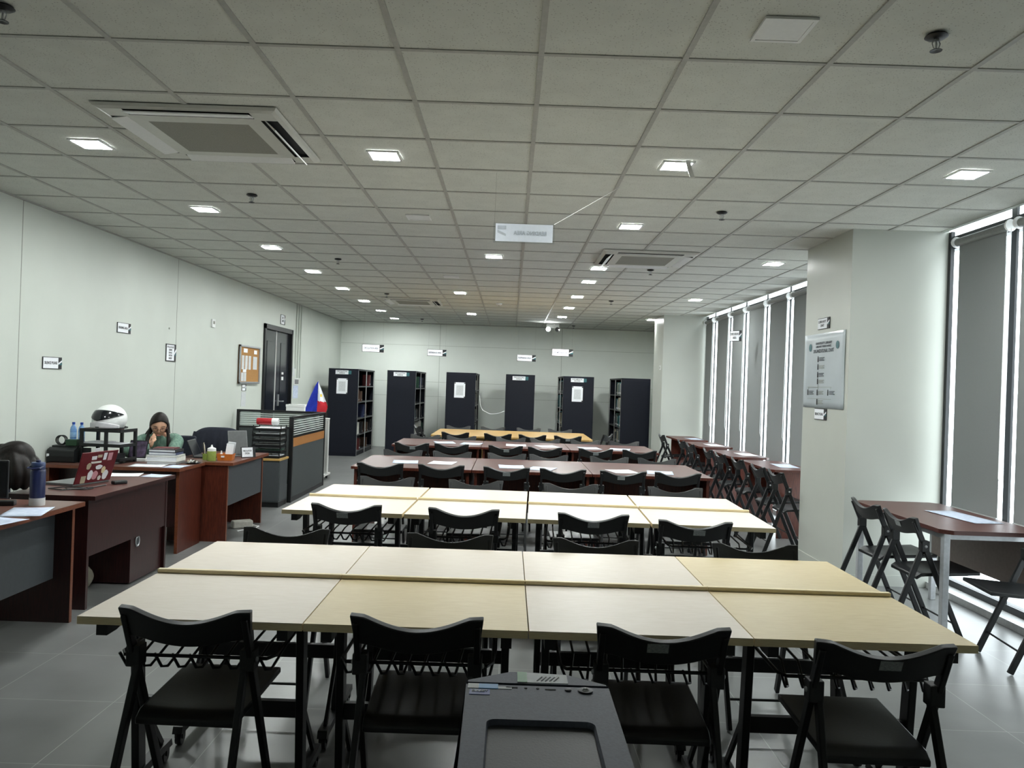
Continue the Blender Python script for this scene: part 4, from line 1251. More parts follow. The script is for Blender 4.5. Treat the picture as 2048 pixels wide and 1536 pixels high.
PETB = mat('blue_tinted_bottle', (120, 160, 210), rough=0.2, var=0.05)
for k, (x, s) in enumerate([(-3.905, 'left'), (-3.832, 'right')]):
    t = thing('plastic_bottle', 'blue capped plastic water bottle standing on the printer, %s of the pair' % s, 'bottle', (x, 7.03, 0.8852), 0, 'pair of water bottles')
    t.scale = (0.8, 0.8, 0.66)
    fl([(0.0, 0.0), (0.030, 0.0), (0.033, 0.006), (0.033, 0.07), (0.031, 0.08), (0.033, 0.09), (0.033, 0.20), (0.028, 0.235), (0.014, 0.262), (0.013, 0.275), (0.0, 0.275)], n=20).build('body', PETB, t, smooth=True)
    fl([(0.0, 0.272), (0.016, 0.272), (0.016, 0.302), (0.0, 0.302)], n=18).build('cap', mat('blue_cap', (30, 70, 160), rough=0.4), t)
    fl([(0.0336, 0.10), (0.0338, 0.10), (0.0338, 0.165), (0.0336, 0.165)], n=20).build('paper_label', mat('bottle_label', (150, 190, 226), rough=0.4), t)
t = thing('adhesive_tape', 'dark green roll box on top of the printer', 'box', (-3.85, 6.93, 0.8852), 0.1)
G().box(-0.045, -0.04, 0, 0.045, 0.04, 0.05).build('carton', mat('dark_green_carton', (28, 62, 36), rough=0.5), t, bevel=0.002)
G().box(-0.046, -0.041, 0.048, 0.046, 0.041, 0.053).build('carton_lid', PALETTE['dark green'], t)
g = G()
for k in range(3):
    g.tube([(-3.955 + 0.004 * k + 0.042 * math.cos(2 * PI * q / 20), 6.92 + 0.012 * k, 0.930 + 0.040 * math.sin(2 * PI * q / 20)) for q in range(20)], 0.0045, 6, close=True)
tag(g.build('coiled_cable', PLASTIC, smooth=True), 'coil of black cable standing on the printer', 'cable')
# tablet, books, tablet stand, laptop of the woman
t = thing('picture_frame', 'dark tablet screen with floral picture propped beside the document rack', 'tablet', (-3.40, 7.175, 0.7415), -0.05)
g = G().box(-0.085, -0.004, 0.0, 0.085, 0.004, 0.165)
fr = g.build('frame', PLASTIC, t, (0, 0, 0.025), (-0.28, 0, 0), bevel=0.004)
G().box(-0.076, -0.0055, 0.008, 0.076, -0.004, 0.155).build('picture', mat('mauve_floral_picture', (110, 96, 120), rough=0.3, scale=22, rgb2=(60, 54, 66)), fr)
G().box(-0.08, -0.05, 0.0, 0.11, 0.09, 0.024).build('stand', WHITE, t, bevel=0.003)
BW = 'books stacked before the woman'
zz = 0.7415
for k, (a, b, hh, c, rz, lab) in enumerate([(0.26, 0.20, 0.022, 'grey', 0.05, 'thin grey covered book at the bottom of the stack before the woman'), (0.27, 0.20, 0.045, 'white', 0.02, 'thick white paged book second from the bottom of the stack'),
                                            (0.27, 0.20, 0.012, 'white', 0.08, 'thin white booklet in the middle of the stack before the woman'), (0.24, 0.18, 0.026, 'dark blue', 0.05, 'dark blue backed book third from the top of the stack'),
                                            (0.24, 0.18, 0.024, 'black', 0.0, 'black backed book second from the top of the stack'), (0.19, 0.15, 0.012, 'dark red', 0.12, 'thin pinkish red book on top of the stack before the woman')]):
    g = G().box(-a / 2, -b / 2, 0, a / 2, b / 2, 0.003).box(-a / 2, -b / 2, hh - 0.003, a / 2, b / 2, hh).box(a / 2 - 0.003, -b / 2, 0, a / 2, b / 2, hh)
    g.box(-a / 2 + 0.004, -b / 2 + 0.004, 0.003, a / 2 - 0.004, b / 2 - 0.004, hh - 0.003, 1)
    tag(g.build('book', [PALETTE[c], PAPER], None, (-3.08, 7.06, zz), (0, 0, rz)), lab, 'book', BW)
    zz += hh + 0.0002
t = thing('laptop', 'black open laptop turned sideways to the right of the woman', 'laptop', (-3.045, 7.70, 0.74), 0.1)
G().box(-0.01, -0.13, 0.0, 0.19, 0.13, 0.016).build('keyboard_base', PLASTIC, t, bevel=0.003)
lid = G().box(-0.008, -0.13, 0.0, 0.0, 0.13, 0.17).build('lid', PLASTIC, t, (0, 0, 0.014), (0, -0.42, 0), bevel=0.003)
G().box(0.0, -0.12, 0.012, 0.0012, 0.12, 0.16).build('screen', SMOKE, lid)
t = thing('plate', 'dark plate heaped with small metal things on the desk corner', 'plate', (-2.865, 7.12, 0.74))
t.scale = (0.85, 0.85, 0.9)
fl([(0.0, 0.0), (0.05, 0.0), (0.085, 0.010), (0.087, 0.012), (0.05, 0.004), (0.0, 0.003)], n=28).build('dish', PLASTIC, t, smooth=True)
g = G()
for k in range(26):
    a, r = R.uniform(0, 6.28), R.uniform(0, 0.062)
    g.beam((r * math.cos(a), r * math.sin(a), 0.010), (r * math.cos(a) + R.uniform(-.02, .02), r * math.sin(a) + R.uniform(-.02, .02), 0.024 + R.uniform(0, .012)), 0.008, 0.012, k % 3)
o = g.build('clips', [WHITE, PLASTIC, PALETTE['beige']], t)
o['kind'] = 'stuff'

# on the desk by the cubicle
t = thing('squeeze_bottle', 'light green translucent bottle with white cap on the desk by cubicle', 'bottle', (-2.80, 7.40, 0.74))
fl([(0.0, 0.0), (0.040, 0.0), (0.042, 0.004), (0.041, 0.092), (0.0, 0.092)], n=24).build('body', mat('lime_liquid', (150, 168, 86), rough=0.25), t, smooth=True)
fl([(0.0, 0.092), (0.040, 0.092), (0.038, 0.118), (0.012, 0.128), (0.006, 0.15), (0.0, 0.15)], n=24).build('cap', WHITE, t, smooth=True)
t = thing('pen_holder', 'bundle of pens standing beside the green bottle', 'pens', (-2.88, 7.46, 0.74))
fl([(0.0, 0.0), (0.026, 0.0), (0.028, 0.06), (0.025, 0.06), (0.023, 0.004), (0.0, 0.004)], n=16).build('cup', mat('green_cup', (130, 150, 70), rough=0.4), t, smooth=True)
for k, c in enumerate((INK, PAPER, INK, PALETTE['beige'])):
    G().tube([(0.008 * math.cos(k * 1.7), 0.008 * math.sin(k * 1.7), 0.006), (-0.02 + 0.016 * math.cos(k * 1.7), 0.018 * math.sin(k * 1.7), 0.135 + 0.01 * k)], 0.0045, 8).build('pen', c, t)
t = thing('desk_basket', 'orange plastic basket holding white cards and a small bottle', 'basket', (-2.70, 7.50, 0.74), 0.1)
ORG = mat('orange_basket', (196, 110, 44), rough=0.45)
g = G()
q0, q1 = [(-0.065, -0.05), (0.065, -0.05), (0.065, 0.05), (-0.065, 0.05)], [(-0.075, -0.058), (0.075, -0.058), (0.075, 0.058), (-0.075, 0.058)]
for k in range(4):
    a0, a1, b0, b1 = q0[k], q0[(k + 1) % 4], q1[k], q1[(k + 1) % 4]
    g.hexa([(*a0, 0), (*a1, 0), (a1[0] * .95, a1[1] * .95, 0), (a0[0] * .95, a0[1] * .95, 0)], [(*b0, 0.062), (*b1, 0.062), (b1[0] * .95, b1[1] * .95, 0.062), (b0[0] * .95, b0[1] * .95, 0.062)])
g.box(-0.065, -0.05, 0, 0.065, 0.05, 0.003)
g.build('tub', ORG, t)
G().box(-0.03, -0.061, 0.03, 0.0, -0.054, 0.045).build('tub_label', PAPER, t)
for k in range(3):
    tag(G().box(-0.035, -0.001, 0, 0.035, 0.001, 0.15 + 0.008 * k).build('card', PAPER if k != 1 else PRINTG, None, (-2.675 + 0.002 * k, 7.49 + 0.014 * k, 0.748), (-0.12, 0.10, 0.1)),
        'white card standing in the orange basket, ' + ('front one', 'middle one', 'rear one')[k], 'card', 'cards in the basket')
tag(fl([(0.0, 0.0), (0.014, 0.0), (0.014, 0.055), (0.006, 0.068), (0.006, 0.085), (0.0, 0.085)], n=14).build('dropper_bottle', WHITE, None, (-2.745, 7.50, 0.7435), smooth=True), 'tiny white bottle standing in the orange basket', 'bottle')
t = thing('tablet', 'grey tablet screen standing upright behind the orange basket', 'tablet', (-2.71, 7.88, 0.74), 0.75)
fr = G().box(-0.10, -0.004, 0.0, 0.10, 0.004, 0.25).build('shell', LAPGREY, t, (0, 0, 0.012), (-0.22, 0, 0), bevel=0.004)
G().box(-0.09, -0.0055, 0.01, 0.09, -0.004, 0.24).build('back_cover', mat('dark_tablet_back', (88, 90, 90), rough=0.4), fr)
G().box(-0.10, -0.03, 0.0, 0.10, 0.09, 0.012).build('keyboard_base', LAPGREY, t, bevel=0.003)
t = thing('desk_sign', 'small framed name sign on the edge of the cubicle side desk', 'sign', (-2.58, 7.79, 0.742), PI / 4)
fr = G().box(-0.075, -0.004, 0, 0.075, 0.004, 0.105).build('frame', INK, t, (0, 0, 0), (-0.18, 0, 0))
G().box(-0.068, -0.0052, 0.006, 0.045, -0.004, 0.099).build('face', PAPER, fr)
for k, s in enumerate(('CIRCULATION', 'DESK')):
    text(s, 0.024, INK, fr, (-0.012, -0.006, 0.066 - 0.026 * k), (PI / 2, 0, 0), width=0.09 if k == 0 else 0.05)
G().box(-0.02, 0.004, 0.0, 0.02, 0.05, 0.004).build('foot', INK, t)
tag(fl([(0.0, 0.0), (0.012, 0.0), (0.012, 0.06), (0.007, 0.066), (0.0, 0.066)], n=14).build('glue_stick', PALETTE['beige'], None, (-2.60, 7.93, 0.74), smooth=True), 'small cream glue stick behind the framed name sign', 'glue stick')
t = thing('extension_socket', 'white extension socket with its lead lying on the floor under the desk', 'extension socket', (-2.72, 8.30, 0), 0.6)
t.location = (-2.70, 8.02, 0)
G().box(-0.10, -0.05, 0.0, 0.10, 0.05, 0.075).build('housing', mat('off_white_socket', (196, 194, 184), rough=0.5), t, bevel=0.012)
G().tube([(0.10, 0, 0.02), (0.16, -0.04, 0.008), (0.10, -0.12, 0.006), (-0.02, -0.16, 0.006), (-0.1, -0.2, 0.006)], 0.006, 6).build('lead', WHITE, t, smooth=True)
t = thing('white_bag', 'pale crumpled bag on the floor under the maroon desk', 'bag', (-2.99, 5.60, 0))
def blob(u, v):
    a, b = 2 * PI * u, PI * v
    k = 1 + 0.12 * math.sin(5 * a + 3 * b) * math.sin(b)
    return (0.045 * k * math.sin(b) * math.cos(a), 0.06 * k * math.sin(b) * math.sin(a), 0.075 - 0.075 * math.cos(b) * k)
G().surf(blob, 20, 12).build('sack', mat('beige_bag', (150, 146, 130), rough=0.8), t, smooth='all')

# ------------------------------------------------------------------ cubicle, cabinet, trays
STRIPE = striped('frosted_stripe_glass', (206, 212, 208), (60, 66, 66), 34, 'Z', alpha_gap=True)
def partition(p, q, H, label, band=True):
    p, q = Vector((*p, 0)), Vector((*q, 0))
    L = (q - p).length
    t = thing('partition_panel', label, 'partition', p, math.atan2(q.y - p.y, q.x - p.x), 'office partition panels')
    G().box(0.04, -0.018, 0.06, L - 0.04, 0.018, 0.69).build('fabric_panel', CHARCOAL, t)
    G().box(0.04, -0.021, 0.69, L - 0.04, 0.021, 0.80).build('wood_band', OAKBAND if band else CHARCOAL, t)
    G().box(0.04, -0.004, 0.83, L - 0.04, 0.004, H - 0.03).build('striped_pane', STRIPE, t)
    g = G().box(0, -0.025, 0, 0.04, 0.025, H).box(L - 0.04, -0.025, 0, L, 0.025, H).box(0.04, -0.022, H - 0.03, L - 0.04, 0.022, H).box(0.04, -0.022, 0.80, L - 0.04, 0.022, 0.83).box(0.04, -0.02, 0.0, L - 0.04, 0.02, 0.06)
    g.build('frame', BLACKMETAL, t, bevel=0.002)
    return t
partition((-2.70, 9.70), (-2.70, 11.40), 1.065, 'charcoal office partition with oak band and striped glass along the aisle')
partition((-3.98, 11.45), (-2.73, 11.45), 1.065, 'charcoal office partition at the cubicle end running to the left wall', False)
t = thing('filing_cabinet', 'low charcoal cabinet with tan top at the cubicle corner', 'cabinet', (-2.90, 9.47, 0))
G().box(-0.19, -0.17, 0.06, 0.19, 0.17, 0.555).build('body', CHARCOAL, t, bevel=0.003)
G().box(-0.185, -0.155, 0.0, 0.185, 0.16, 0.06).build('plinth', BLACKMETAL, t)
G().box(-0.20, -0.185, 0.555, 0.20, 0.18, 0.58).build('top', TAN, t, bevel=0.004)
G().box(-0.18, -0.176, 0.08, 0.18, -0.17, 0.54).build('door', GREYBOARD, t)
G().box(0.19, -0.15, 0.08, 0.193, 0.15, 0.54).build('side_panel', GREYBOARD, t)
TG = 'document trays stacked on the cabinet'
for k in range(6):
    z = 0.5805 + 0.065 * k
    t = thing('letter_tray', 'black letter tray with papers on the low cabinet, %s from the bottom' % ORD[k], 'letter tray', (-2.89 + 0.006 * (k % 2), 9.46, z), 0.02 * (k % 3 - 1), TG)
    G().box(-0.17, -0.13, 0, 0.17, 0.13, 0.006).box(-0.17, -0.13, 0, 0.17, -0.125, 0.03).box(-0.17, -0.13, 0, -0.165, 0.13, 0.03).box(0.165, -0.13, 0, 0.17, 0.13, 0.03).build('tray', BLACKMETAL, t)
    for sx in (-1, 1):
        for sy in (-1, 1):
            G().box(sx * 0.163 - 0.005, sy * 0.12 - 0.005, 0.006, sx * 0.163 + 0.005, sy * 0.12 + 0.005, 0.0648).build('riser', BLACKMETAL, t)
    tag(G().box(-0.14, -0.11, 0, 0.155, 0.11, 0.028).build('paper_stack', (PALETTE['dark green'] if k == 1 else PAPER if k in (0, 5, 4) else PALETTE['grey']), None, (-2.885, 9.46, z + 0.0072), (0, 0, 0.03)), 'paper stack in the letter tray, %s from the bottom' % ORD[k], 'stack', 'papers in the letter trays')
t = thing('canister', 'red and white canister lying on top of the letter trays', 'canister', (-2.90, 9.42, 0.5805 + 0.065 * 6 + 0.044 ), 0.05)
fl([(0.0, -0.13), (0.036, -0.13), (0.040, -0.125), (0.040, 0.05), (0.0, 0.05)], (0, 0, 0), 24, axis='X').build('body', RED, t, smooth=True)
fl([(0.0, 0.05), (0.0405, 0.05), (0.0405, 0.12), (0.036, 0.127), (0.0, 0.127)], (0, 0, 0), 24, axis='X').build('cap', WHITE, t, smooth=True)
text('REGALO', 0.036, PAPER, t, (-0.04, -0.0405, 0.0), (PI / 2, 0, 0), width=0.12) if False else None
tag(G().surf(lambda u, v: (0.05 * math.sin(PI * v) * math.cos(2 * PI * u), 0.04 * math.sin(PI * v) * math.sin(2 * PI * u), 0.035 - 0.035 * math.cos(PI * v)), 14, 8).build('soft_toy', mat('cream_plush', (216, 190, 160), rough=0.95), None, (-2.745, 9.50, 0.5805 + 0.39 + 0.002), smooth='all'), 'small cream plush thing beside the red canister', 'toy') if False else None

# office chair with a dark jacket over its back
def office_chair(x, y, rz, label, zs=0.46, yb=0.0):
    t = thing('office_chair', label, 'chair', (x, y, 0), rz)
    for k in range(5):
        a = 2 * PI * k / 5
        l = G().beam((0.03 * math.cos(a), 0.03 * math.sin(a), 0.09), (0.23 * math.cos(a), 0.23 * math.sin(a), 0.07), 0.04, 0.025, ref=(0, 0, 1)).build('leg', PLASTIC, t)
        G().lathe([(0.0, -0.02), (0.027, -0.02), (0.027, 0.02), (0.0, 0.02)], (0.23 * math.cos(a), 0.23 * math.sin(a), 0.028), 12, axis='X').build('caster', PLASTIC, l)
    fl([(0.0, 0.08), (0.028, 0.08), (0.028, zs - 0.06), (0.0, zs - 0.06)], n=14).build('gas_lift', BLACKMETAL, t, smooth=True)
    G().box(-0.22, -0.22 + yb, zs - 0.06, 0.22, 0.22, zs).build('seat', NAVY, t, bevel=0.03, seg=3)
    G().box(-0.20, -0.26 + yb, 0.52, 0.20, -0.21 + yb, 0.92).build('backrest', NAVY, t, bevel=0.02, seg=3)
    G().beam((0, -0.20 + yb, zs - 0.04), (0, -0.265 + yb, 0.56), 0.06, 0.015).build('back_support', BLACKMETAL, t)
    return t
office_chair(-3.15, 9.1, PI * 0.95, 'dark office chair under the jacket beside the letter trays') if False else office_chair(-3.15, 8.72, 0.0, 'dark office chair under the draped jacket beside the letter trays')
def jk(u, v):
    a = 2 * u - 1
    # v runs front hem -> over the top -> rear hem
    s = v * 2 - 1
    yy = -0.235 + 0.058 * math.tanh(3.2 * s) * -1
    top = 0.985 - 0.05 * a ** 4 - 0.0 * a
    drop_ = 0.42 * max(0, abs(s) - 0.06) ** 0.9
    z = top - drop_ - (0.03 * abs(a) if abs(s) > .5 else 0)
    x = a * (0.232 + 0.012 * abs(s)) + 0.008 * math.sin(14 * z)
    yy += (0.010 * math.sin(12 * a + 2 * s) + 0.006 * math.sin(23 * a)) * abs(s)
    return ((x, yy, z), (0, -1 if s > 0 else 1, 0.4))
t = thing('jacket', 'dark navy jacket draped over the office chair back by the cubicle', 'jacket', (-3.15, 8.72, 0))
G().shell(jk, 28, 32, 0.006).build('body', NAVY, t, smooth='all')
for s in (-1, 1):
    G().tube([(s * 0.235, -0.225, 0.93), (s * 0.252, -0.235, 0.80), (s * 0.245, -0.24, 0.62), (s * 0.235, -0.245, 0.52)], 0.04, 12, rs=[0.03, 0.045, 0.04, 0.034]).build('sleeve', NAVY, t, smooth=True)

# flag, rolling stand, boxes behind the cubicle
t = thing('flag', 'small blue red and white flag on a thin staff above the partition', 'flag', (-2.835, 11.56, 0.0))
fl([(0.0, 0.0), (0.06, 0.0), (0.06, 0.012), (0.008, 0.02), (0.0, 0.02)], n=16).build('base', ALULIGHT, t)
G().tube([(0, 0, 0.01), (0, 0, 1.515)], 0.006, 8).build('staff', WHITE, t)
def flg(u, v):
    # v 0 top -> 1 bottom
    L = -0.165 * min(1, v / 0.8) ** 0.8 - 0.0 + (0.03 if v > .9 else 0)
    Rr = 0.150 * min(1, v / 0.62) - 0.05 * max(0, v - 0.62) / 0.38
    x = L + (Rr - L) * u
    y = -0.012 - 0.022 * math.sin(11 * u + 1.5 * v) * min(1, v * 2) - 0.02 * v
    z = 1.51 - 0.50 * v - 0.07 * v * u + 0.03 * v * math.sin(5 * u)
    return ((x, y, z), (0, 1, 0))
FB = mat('flag_blue', (32, 52, 170), rough=0.8)
FR = mat('flag_red', (196, 36, 48), rough=0.8)
FY = mat('flag_yellow', (230, 200, 70), rough=0.8)
def fcol(u, v):
    L = -0.165 * min(1, v / 0.8) ** 0.8
    Rr = 0.150 * min(1, v / 0.62) - 0.05 * max(0, v - 0.62) / 0.38
    x = L + (Rr - L) * u
    if x < 0.002:
        return 0
    if v < 0.56 - 0.5 * x:
        return 3 if (abs(x - 0.05) < 0.012 and abs(v - 0.36) < 0.03) else 2
    return 1
g = G()
g.surf(lambda u, v: flg(u, v)[0], 40, 40, fcol)
o = g.build('cloth', [FB, FR, PAPER, FY], t, smooth='all')
sd = o.modifiers.new('thick', 'SOLIDIFY')
sd.thickness = 0.002
t = thing('rolling_stand', 'narrow white rolling stand beyond the partition by the first bookcase', 'stand', (-2.835, 12.1, 0))
G().box(-0.055, -0.025, 0.09, 0.055, 0.025, 0.93).box(-0.06, -0.03, 0.925, 0.06, 0.03, 0.945).build('post', WHITEMETAL, t, bevel=0.006)
G().box(0.026, -0.028, 0.12, 0.032, -0.024, 0.90).build('groove', SEAM, t)
G().box(-0.05, -0.20, 0.06, 0.05, 0.20, 0.09).build('base', WHITEMETAL, t)
for e in (-1, 1):
    G().lathe([(0.0, -0.014), (0.03, -0.014), (0.03, 0.014), (0.0, 0.014)], (0, e * 0.17, 0.03), 14, axis='X').build('caster', PLASTIC, t)
t = thing('storage_box', 'white box on a low cupboard behind the cubicle partition', 'box', (-3.52, 13.0, 0.97))
G().box(-0.15, -0.15, 0, 0.15, 0.15, 0.13).build('carton', WHITE, t, bevel=0.003)
G().box(-0.155, -0.155, 0.10, 0.155, 0.155, 0.14).build('lid', WHITE, t, bevel=0.003)
t = thing('grey_cupboard', 'low grey cupboard standing behind the cubicle end partition', 'cupboard', (-3.50, 13.05, 0))
G().box(-0.35, -0.22, 0.05, 0.35, 0.22, 0.95).build('carcass', ACGREY, t)
G().box(-0.36, -0.23, 0.95, 0.36, 0.23, 0.97).build('top', ACGREY, t)
for s in (-1, 1):
    dd = G().box(s * 0.175 - 0.165, -0.235, 0.08, s * 0.175 + 0.165, -0.22, 0.93).build('door', ACGREY, t)
    G().box(s * 0.03 - 0.006, -0.25, 0.45, s * 0.03 + 0.006, -0.235, 0.58).build('handle', ALULIGHT, dd)
G().box(-0.33, -0.2, 0, 0.33, 0.2, 0.05).build('plinth', BLACKMETAL, t)

# ------------------------------------------------------------------ desktop computer right before the camera
t = thing('office_desk', 'brown desk below the photo frame carrying the grey computer tower', 'desk', (0.05, 0.62, 0))
G().box(-0.60, -0.32, 0.712, 0.60, 0.55, 0.74).build('desktop', DESKTOP, t, bevel=0.002)
for s in (-1, 1):
    G().box(s * 0.57 - 0.013, -0.28, 0, s * 0.57 + 0.013, 0.50, 0.712).build('end_panel', MAHOG, t)
G().box(-0.557, 0.30, 0.30, 0.557, 0.32, 0.712).build('modesty_panel', GREYBOARD, t)
PX, PZ = 0.052, 1.13
t = thing('computer_tower', 'grey desktop computer tower seen from above at bottom centre', 'computer', (PX, 0.0, 0.74), 0)
H = PZ - 0.74
def rr_rect(x0, x1, y0, y1, r, n=5):
    P = []
    for cx, cy, a0 in ((x1 - r, y0 + r, -90), (x1 - r, y1 - r, 0), (x0 + r, y1 - r, 90), (x0 + r, y0 + r, 180)):
        for k in range(n + 1):
            a = math.radians(a0 + 90 * k / n)
            P.append((cx + r * math.cos(a), cy + r * math.sin(a)))
    return P
# case shell, its top pierced by the recess of the vent
inner = rr_rect(-0.068, 0.068, 0.700, 0.985, 0.012)
outer = []
for px_, py_ in inner:
    # matching ring on the outer rectangle
    ex = 0.1 if px_ > 0 else -0.1
    outer.append((ex if abs(px_) > 0.055 else px_ * 1.47, py_))
g = G()
n = len(inner)
o2 = []
for a, b in inner:
    cx, cy = 0.0, 0.8425
    dx, dy = a - cx, b - cy
    k = min(0.1 / abs(dx) if dx else 9e9, (1.105 - cy if dy > 0 else cy - 0.665) / abs(dy) if dy else 9e9)
    o2.append((cx + dx * k, cy + dy * k))
cor = [(0.1, 0.665), (0.1, 1.105), (-0.1, 1.105), (-0.1, 0.665)]
top = []
vs = [(a, b, H) for a, b in inner] + [(a, b, H) for a, b in o2]
g.add(vs, [(i, (i + 1) % n, n + (i + 1) % n, n + i) for i in range(n)])
for cx, cy in cor:       # fill the corner triangles left by the radial ring
    best = [i for i in range(n)]
    for i in range(n):
        a, b = o2[i], o2[(i + 1) % n]
        if (abs(abs(a[0]) - 0.1) < 1e-6) != (abs(abs(b[0]) - 0.1) < 1e-6) and a[0] * cx >= 0 and b[0] * cx >= 0 and (a[1] - 0.8425) * (cy - 0.8425) > 0:
            g.add([(*a, H), (cx, cy, H), (*b, H)], [(0, 1, 2)])
g.add([(a, b, H) for a, b in inner] + [(a * .97, 0.8425 + (b - 0.8425) * .985, H - 0.008) for a, b in inner], [(i, (i + 1) % n, n + (i + 1) % n, n + i) for i in range(n)])
for k in range(4):
    a, b = cor[k], cor[(k + 1) % 4]
    g.add([(*a, 0.015), (*b, 0.015), (*b, H), (*a, H)], [(0, 1, 2, 3)])
g.add([(*c, 0.015) for c in cor], [(0, 1, 2, 3)])
g.build('case_shell', GRAPHITE, t)
g = G().prism([(a * .975, 0.8425 + (b - 0.8425) * .988) for a, b in inner], H - 0.012, H - 0.007)
g.build('vent_mesh', GRAPHITE_D, t)
bulge = [(0.098, 1.106), (0.098, 1.113), (0.048, 1.145), (0.0, 1.152), (-0.038, 1.152), (-0.098, 1.116), (-0.098, 1.106)]
G().prism(bulge, 0.012, H - 0.0015).build('front_panel', GRAPHITE, t, bevel=0.002)
G().prism([(-0.028, 1.112), (0.044, 1.112), (0.044, 1.145), (-0.028, 1.151)], H - 0.0016, H - 0.0008).build('sticker', PAPER, t)
G().prism([(-0.028, 1.112), (-0.014, 1.112), (-0.014, 1.150), (-0.028, 1.151)], H - 0.0008, H - 0.0003).build('sticker', mat('green_sticker', (110, 160, 120), rough=0.4), t)
g = G()
for k in range(5):
    g.beam((0.0 + 0.006 * k, 1.118, H - 0.0006), (0.008 + 0.006 * k, 1.134, H - 0.0006), 0.0014, 0.001, ref=(0, 1, 0))
g.build('sticker_drawing', INK, t)
BRB = mat('bright_blue_sticker', (70, 150, 210), rough=0.35)
G().box(-0.097, 1.082, H, -0.082, 1.098, H + 0.0008).build('sticker', PAPER, t)
G().box(-0.082, 1.082, H, -0.055, 1.098, H + 0.0008).build('sticker', BRB, t)
G().box(-0.055, 1.082, H, -0.036, 1.090, H + 0.0006).build('sticker', PAPER, t)
b = G().box(-0.094, 1.060, H, -0.066, 1.078, H + 0.0007).build('sticker', mat('navy_sticker', (36, 60, 140), rough=0.35), t)
text('DIRECT', 0.008, PAPER, b, (-0.080, 1.0715, H + 0.001), (0, 0, 0), width=0.022)
g = G()
g.box(-0.044, 1.087, H, -0.028, 1.090, H + 0.0006).box(0.010, 1.084, H, 0.025, 1.087, H + 0.0006)
for x in (-0.0166, 0.0):
    g.lathe([(0.0, 0.0), (0.0022, 0.0), (0.0022, 0.0007), (0.0, 0.0007)], (x, 1.0875, H), 12)
g.build('port', DARKHOLE, t)
G().lathe([(0.0, 0.0), (0.0048, 0.0), (0.0048, 0.0014), (0.004, 0.0018), (0.0, 0.0018)], (0, 0, 0), 20).build('reset_button', GRAPHITE_D, t, (0.042, 1.085, H), smooth=True)
p = G().lathe([(0.0, 0.0), (0.0105, 0.0), (0.0105, 0.0018), (0.009, 0.0022), (0.0, 0.0014)], (0, 0, 0), 24).build('power_button', GRAPHITE_D, t, (0.066, 1.084, H), smooth=True)
G().tube([(0.0045 * math.cos(a * PI / 10), 0.0045 * math.sin(a * PI / 10), 0.0022) for a in range(7, 34)], 0.0006, 5).box(-0.0004, 0.002, 0.0018, 0.0004, 0.0062, 0.0028).build('power_symbol', PAPER, p)
for sx in (-1, 1):
    for yy in (0.70, 1.07):
        G().box(sx * 0.085 - 0.012, yy - 0.02, 0, sx * 0.085 + 0.012, yy + 0.02, 0.016).build('foot', PLASTIC, t)

# ------------------------------------------------------------------ people
def skinned(verts, edges, root=0, sub=2):
    """grow a smooth tapered surface along connected edges; returns evaluated mesh data"""
    me = bpy.data.meshes.new('tmp')
    me.from_pydata([v[:3] for v in verts], edges, [])
    o = bpy.data.objects.new('tmp', me)
    COL.objects.link(o)
    sk = o.modifiers.new('skin', 'SKIN')
    sk.use_smooth_shade = True
    lay = me.skin_vertices[0].data
    for i, v in enumerate(verts):
        r = v[3]
        lay[i].radius = r if isinstance(r, tuple) else (r, r)
        lay[i].use_root = (i == root)
    ss = o.modifiers.new('sub', 'SUBSURF')
    ss.levels = ss.render_levels = sub
    dg = bpy.context.evaluated_depsgraph_get()
    ev = o.evaluated_get(dg)
    m2 = bpy.data.meshes.new_from_object(ev)
    bpy.data.objects.remove(o)
    return m2

def fuse(meshes, voxel, name, M, parent, smooth_it=4):
    """one continuous surface out of overlapping pieces"""
    bm = bmesh.new()
    for m_ in meshes:
        bm.from_mesh(m_)
    me = bpy.data.meshes.new(name)
    bm.to_mesh(me)
    bm.free()
    o = bpy.data.objects.new(name, me)
    COL.objects.link(o)
    r = o.modifiers.new('r', 'REMESH')
    r.mode = 'VOXEL'
    r.voxel_size = voxel
    s = o.modifiers.new('s', 'SMOOTH')
    s.factor = 0.5
    s.iterations = smooth_it
    dg = bpy.context.evaluated_depsgraph_get()
    m2 = bpy.data.meshes.new_from_object(o.evaluated_get(dg))
    bpy.data.objects.remove(o)
    m2.name = name
    m2.materials.clear()
    m2.materials.append(M)
    for p in m2.polygons:
        p.use_smooth = True
        p.material_index = 0
    bm = bmesh.new()
    bm.from_mesh(m2)
    seen, comps = set(), []
    for v in bm.verts:
        if v in seen:
            continue
        st, comp = [v], []
        seen.add(v)
        while st:
            k = st.pop()
            comp.append(k)
            for e in k.link_edges:
                o2_ = e.other_vert(k)
                if o2_ not in seen:
                    seen.add(o2_)
                    st.append(o2_)
        comps.append(comp)
    big = max(len(c) for c in comps)
    for c in comps:
        if len(c) < 0.5 * big:
            bmesh.ops.delete(bm, geom=c, context='VERTS')
    bm.to_mesh(m2)
    bm.free()
    q = bpy.data.objects.new(name, m2)
    COL.objects.link(q)
    q.parent = parent
    return q

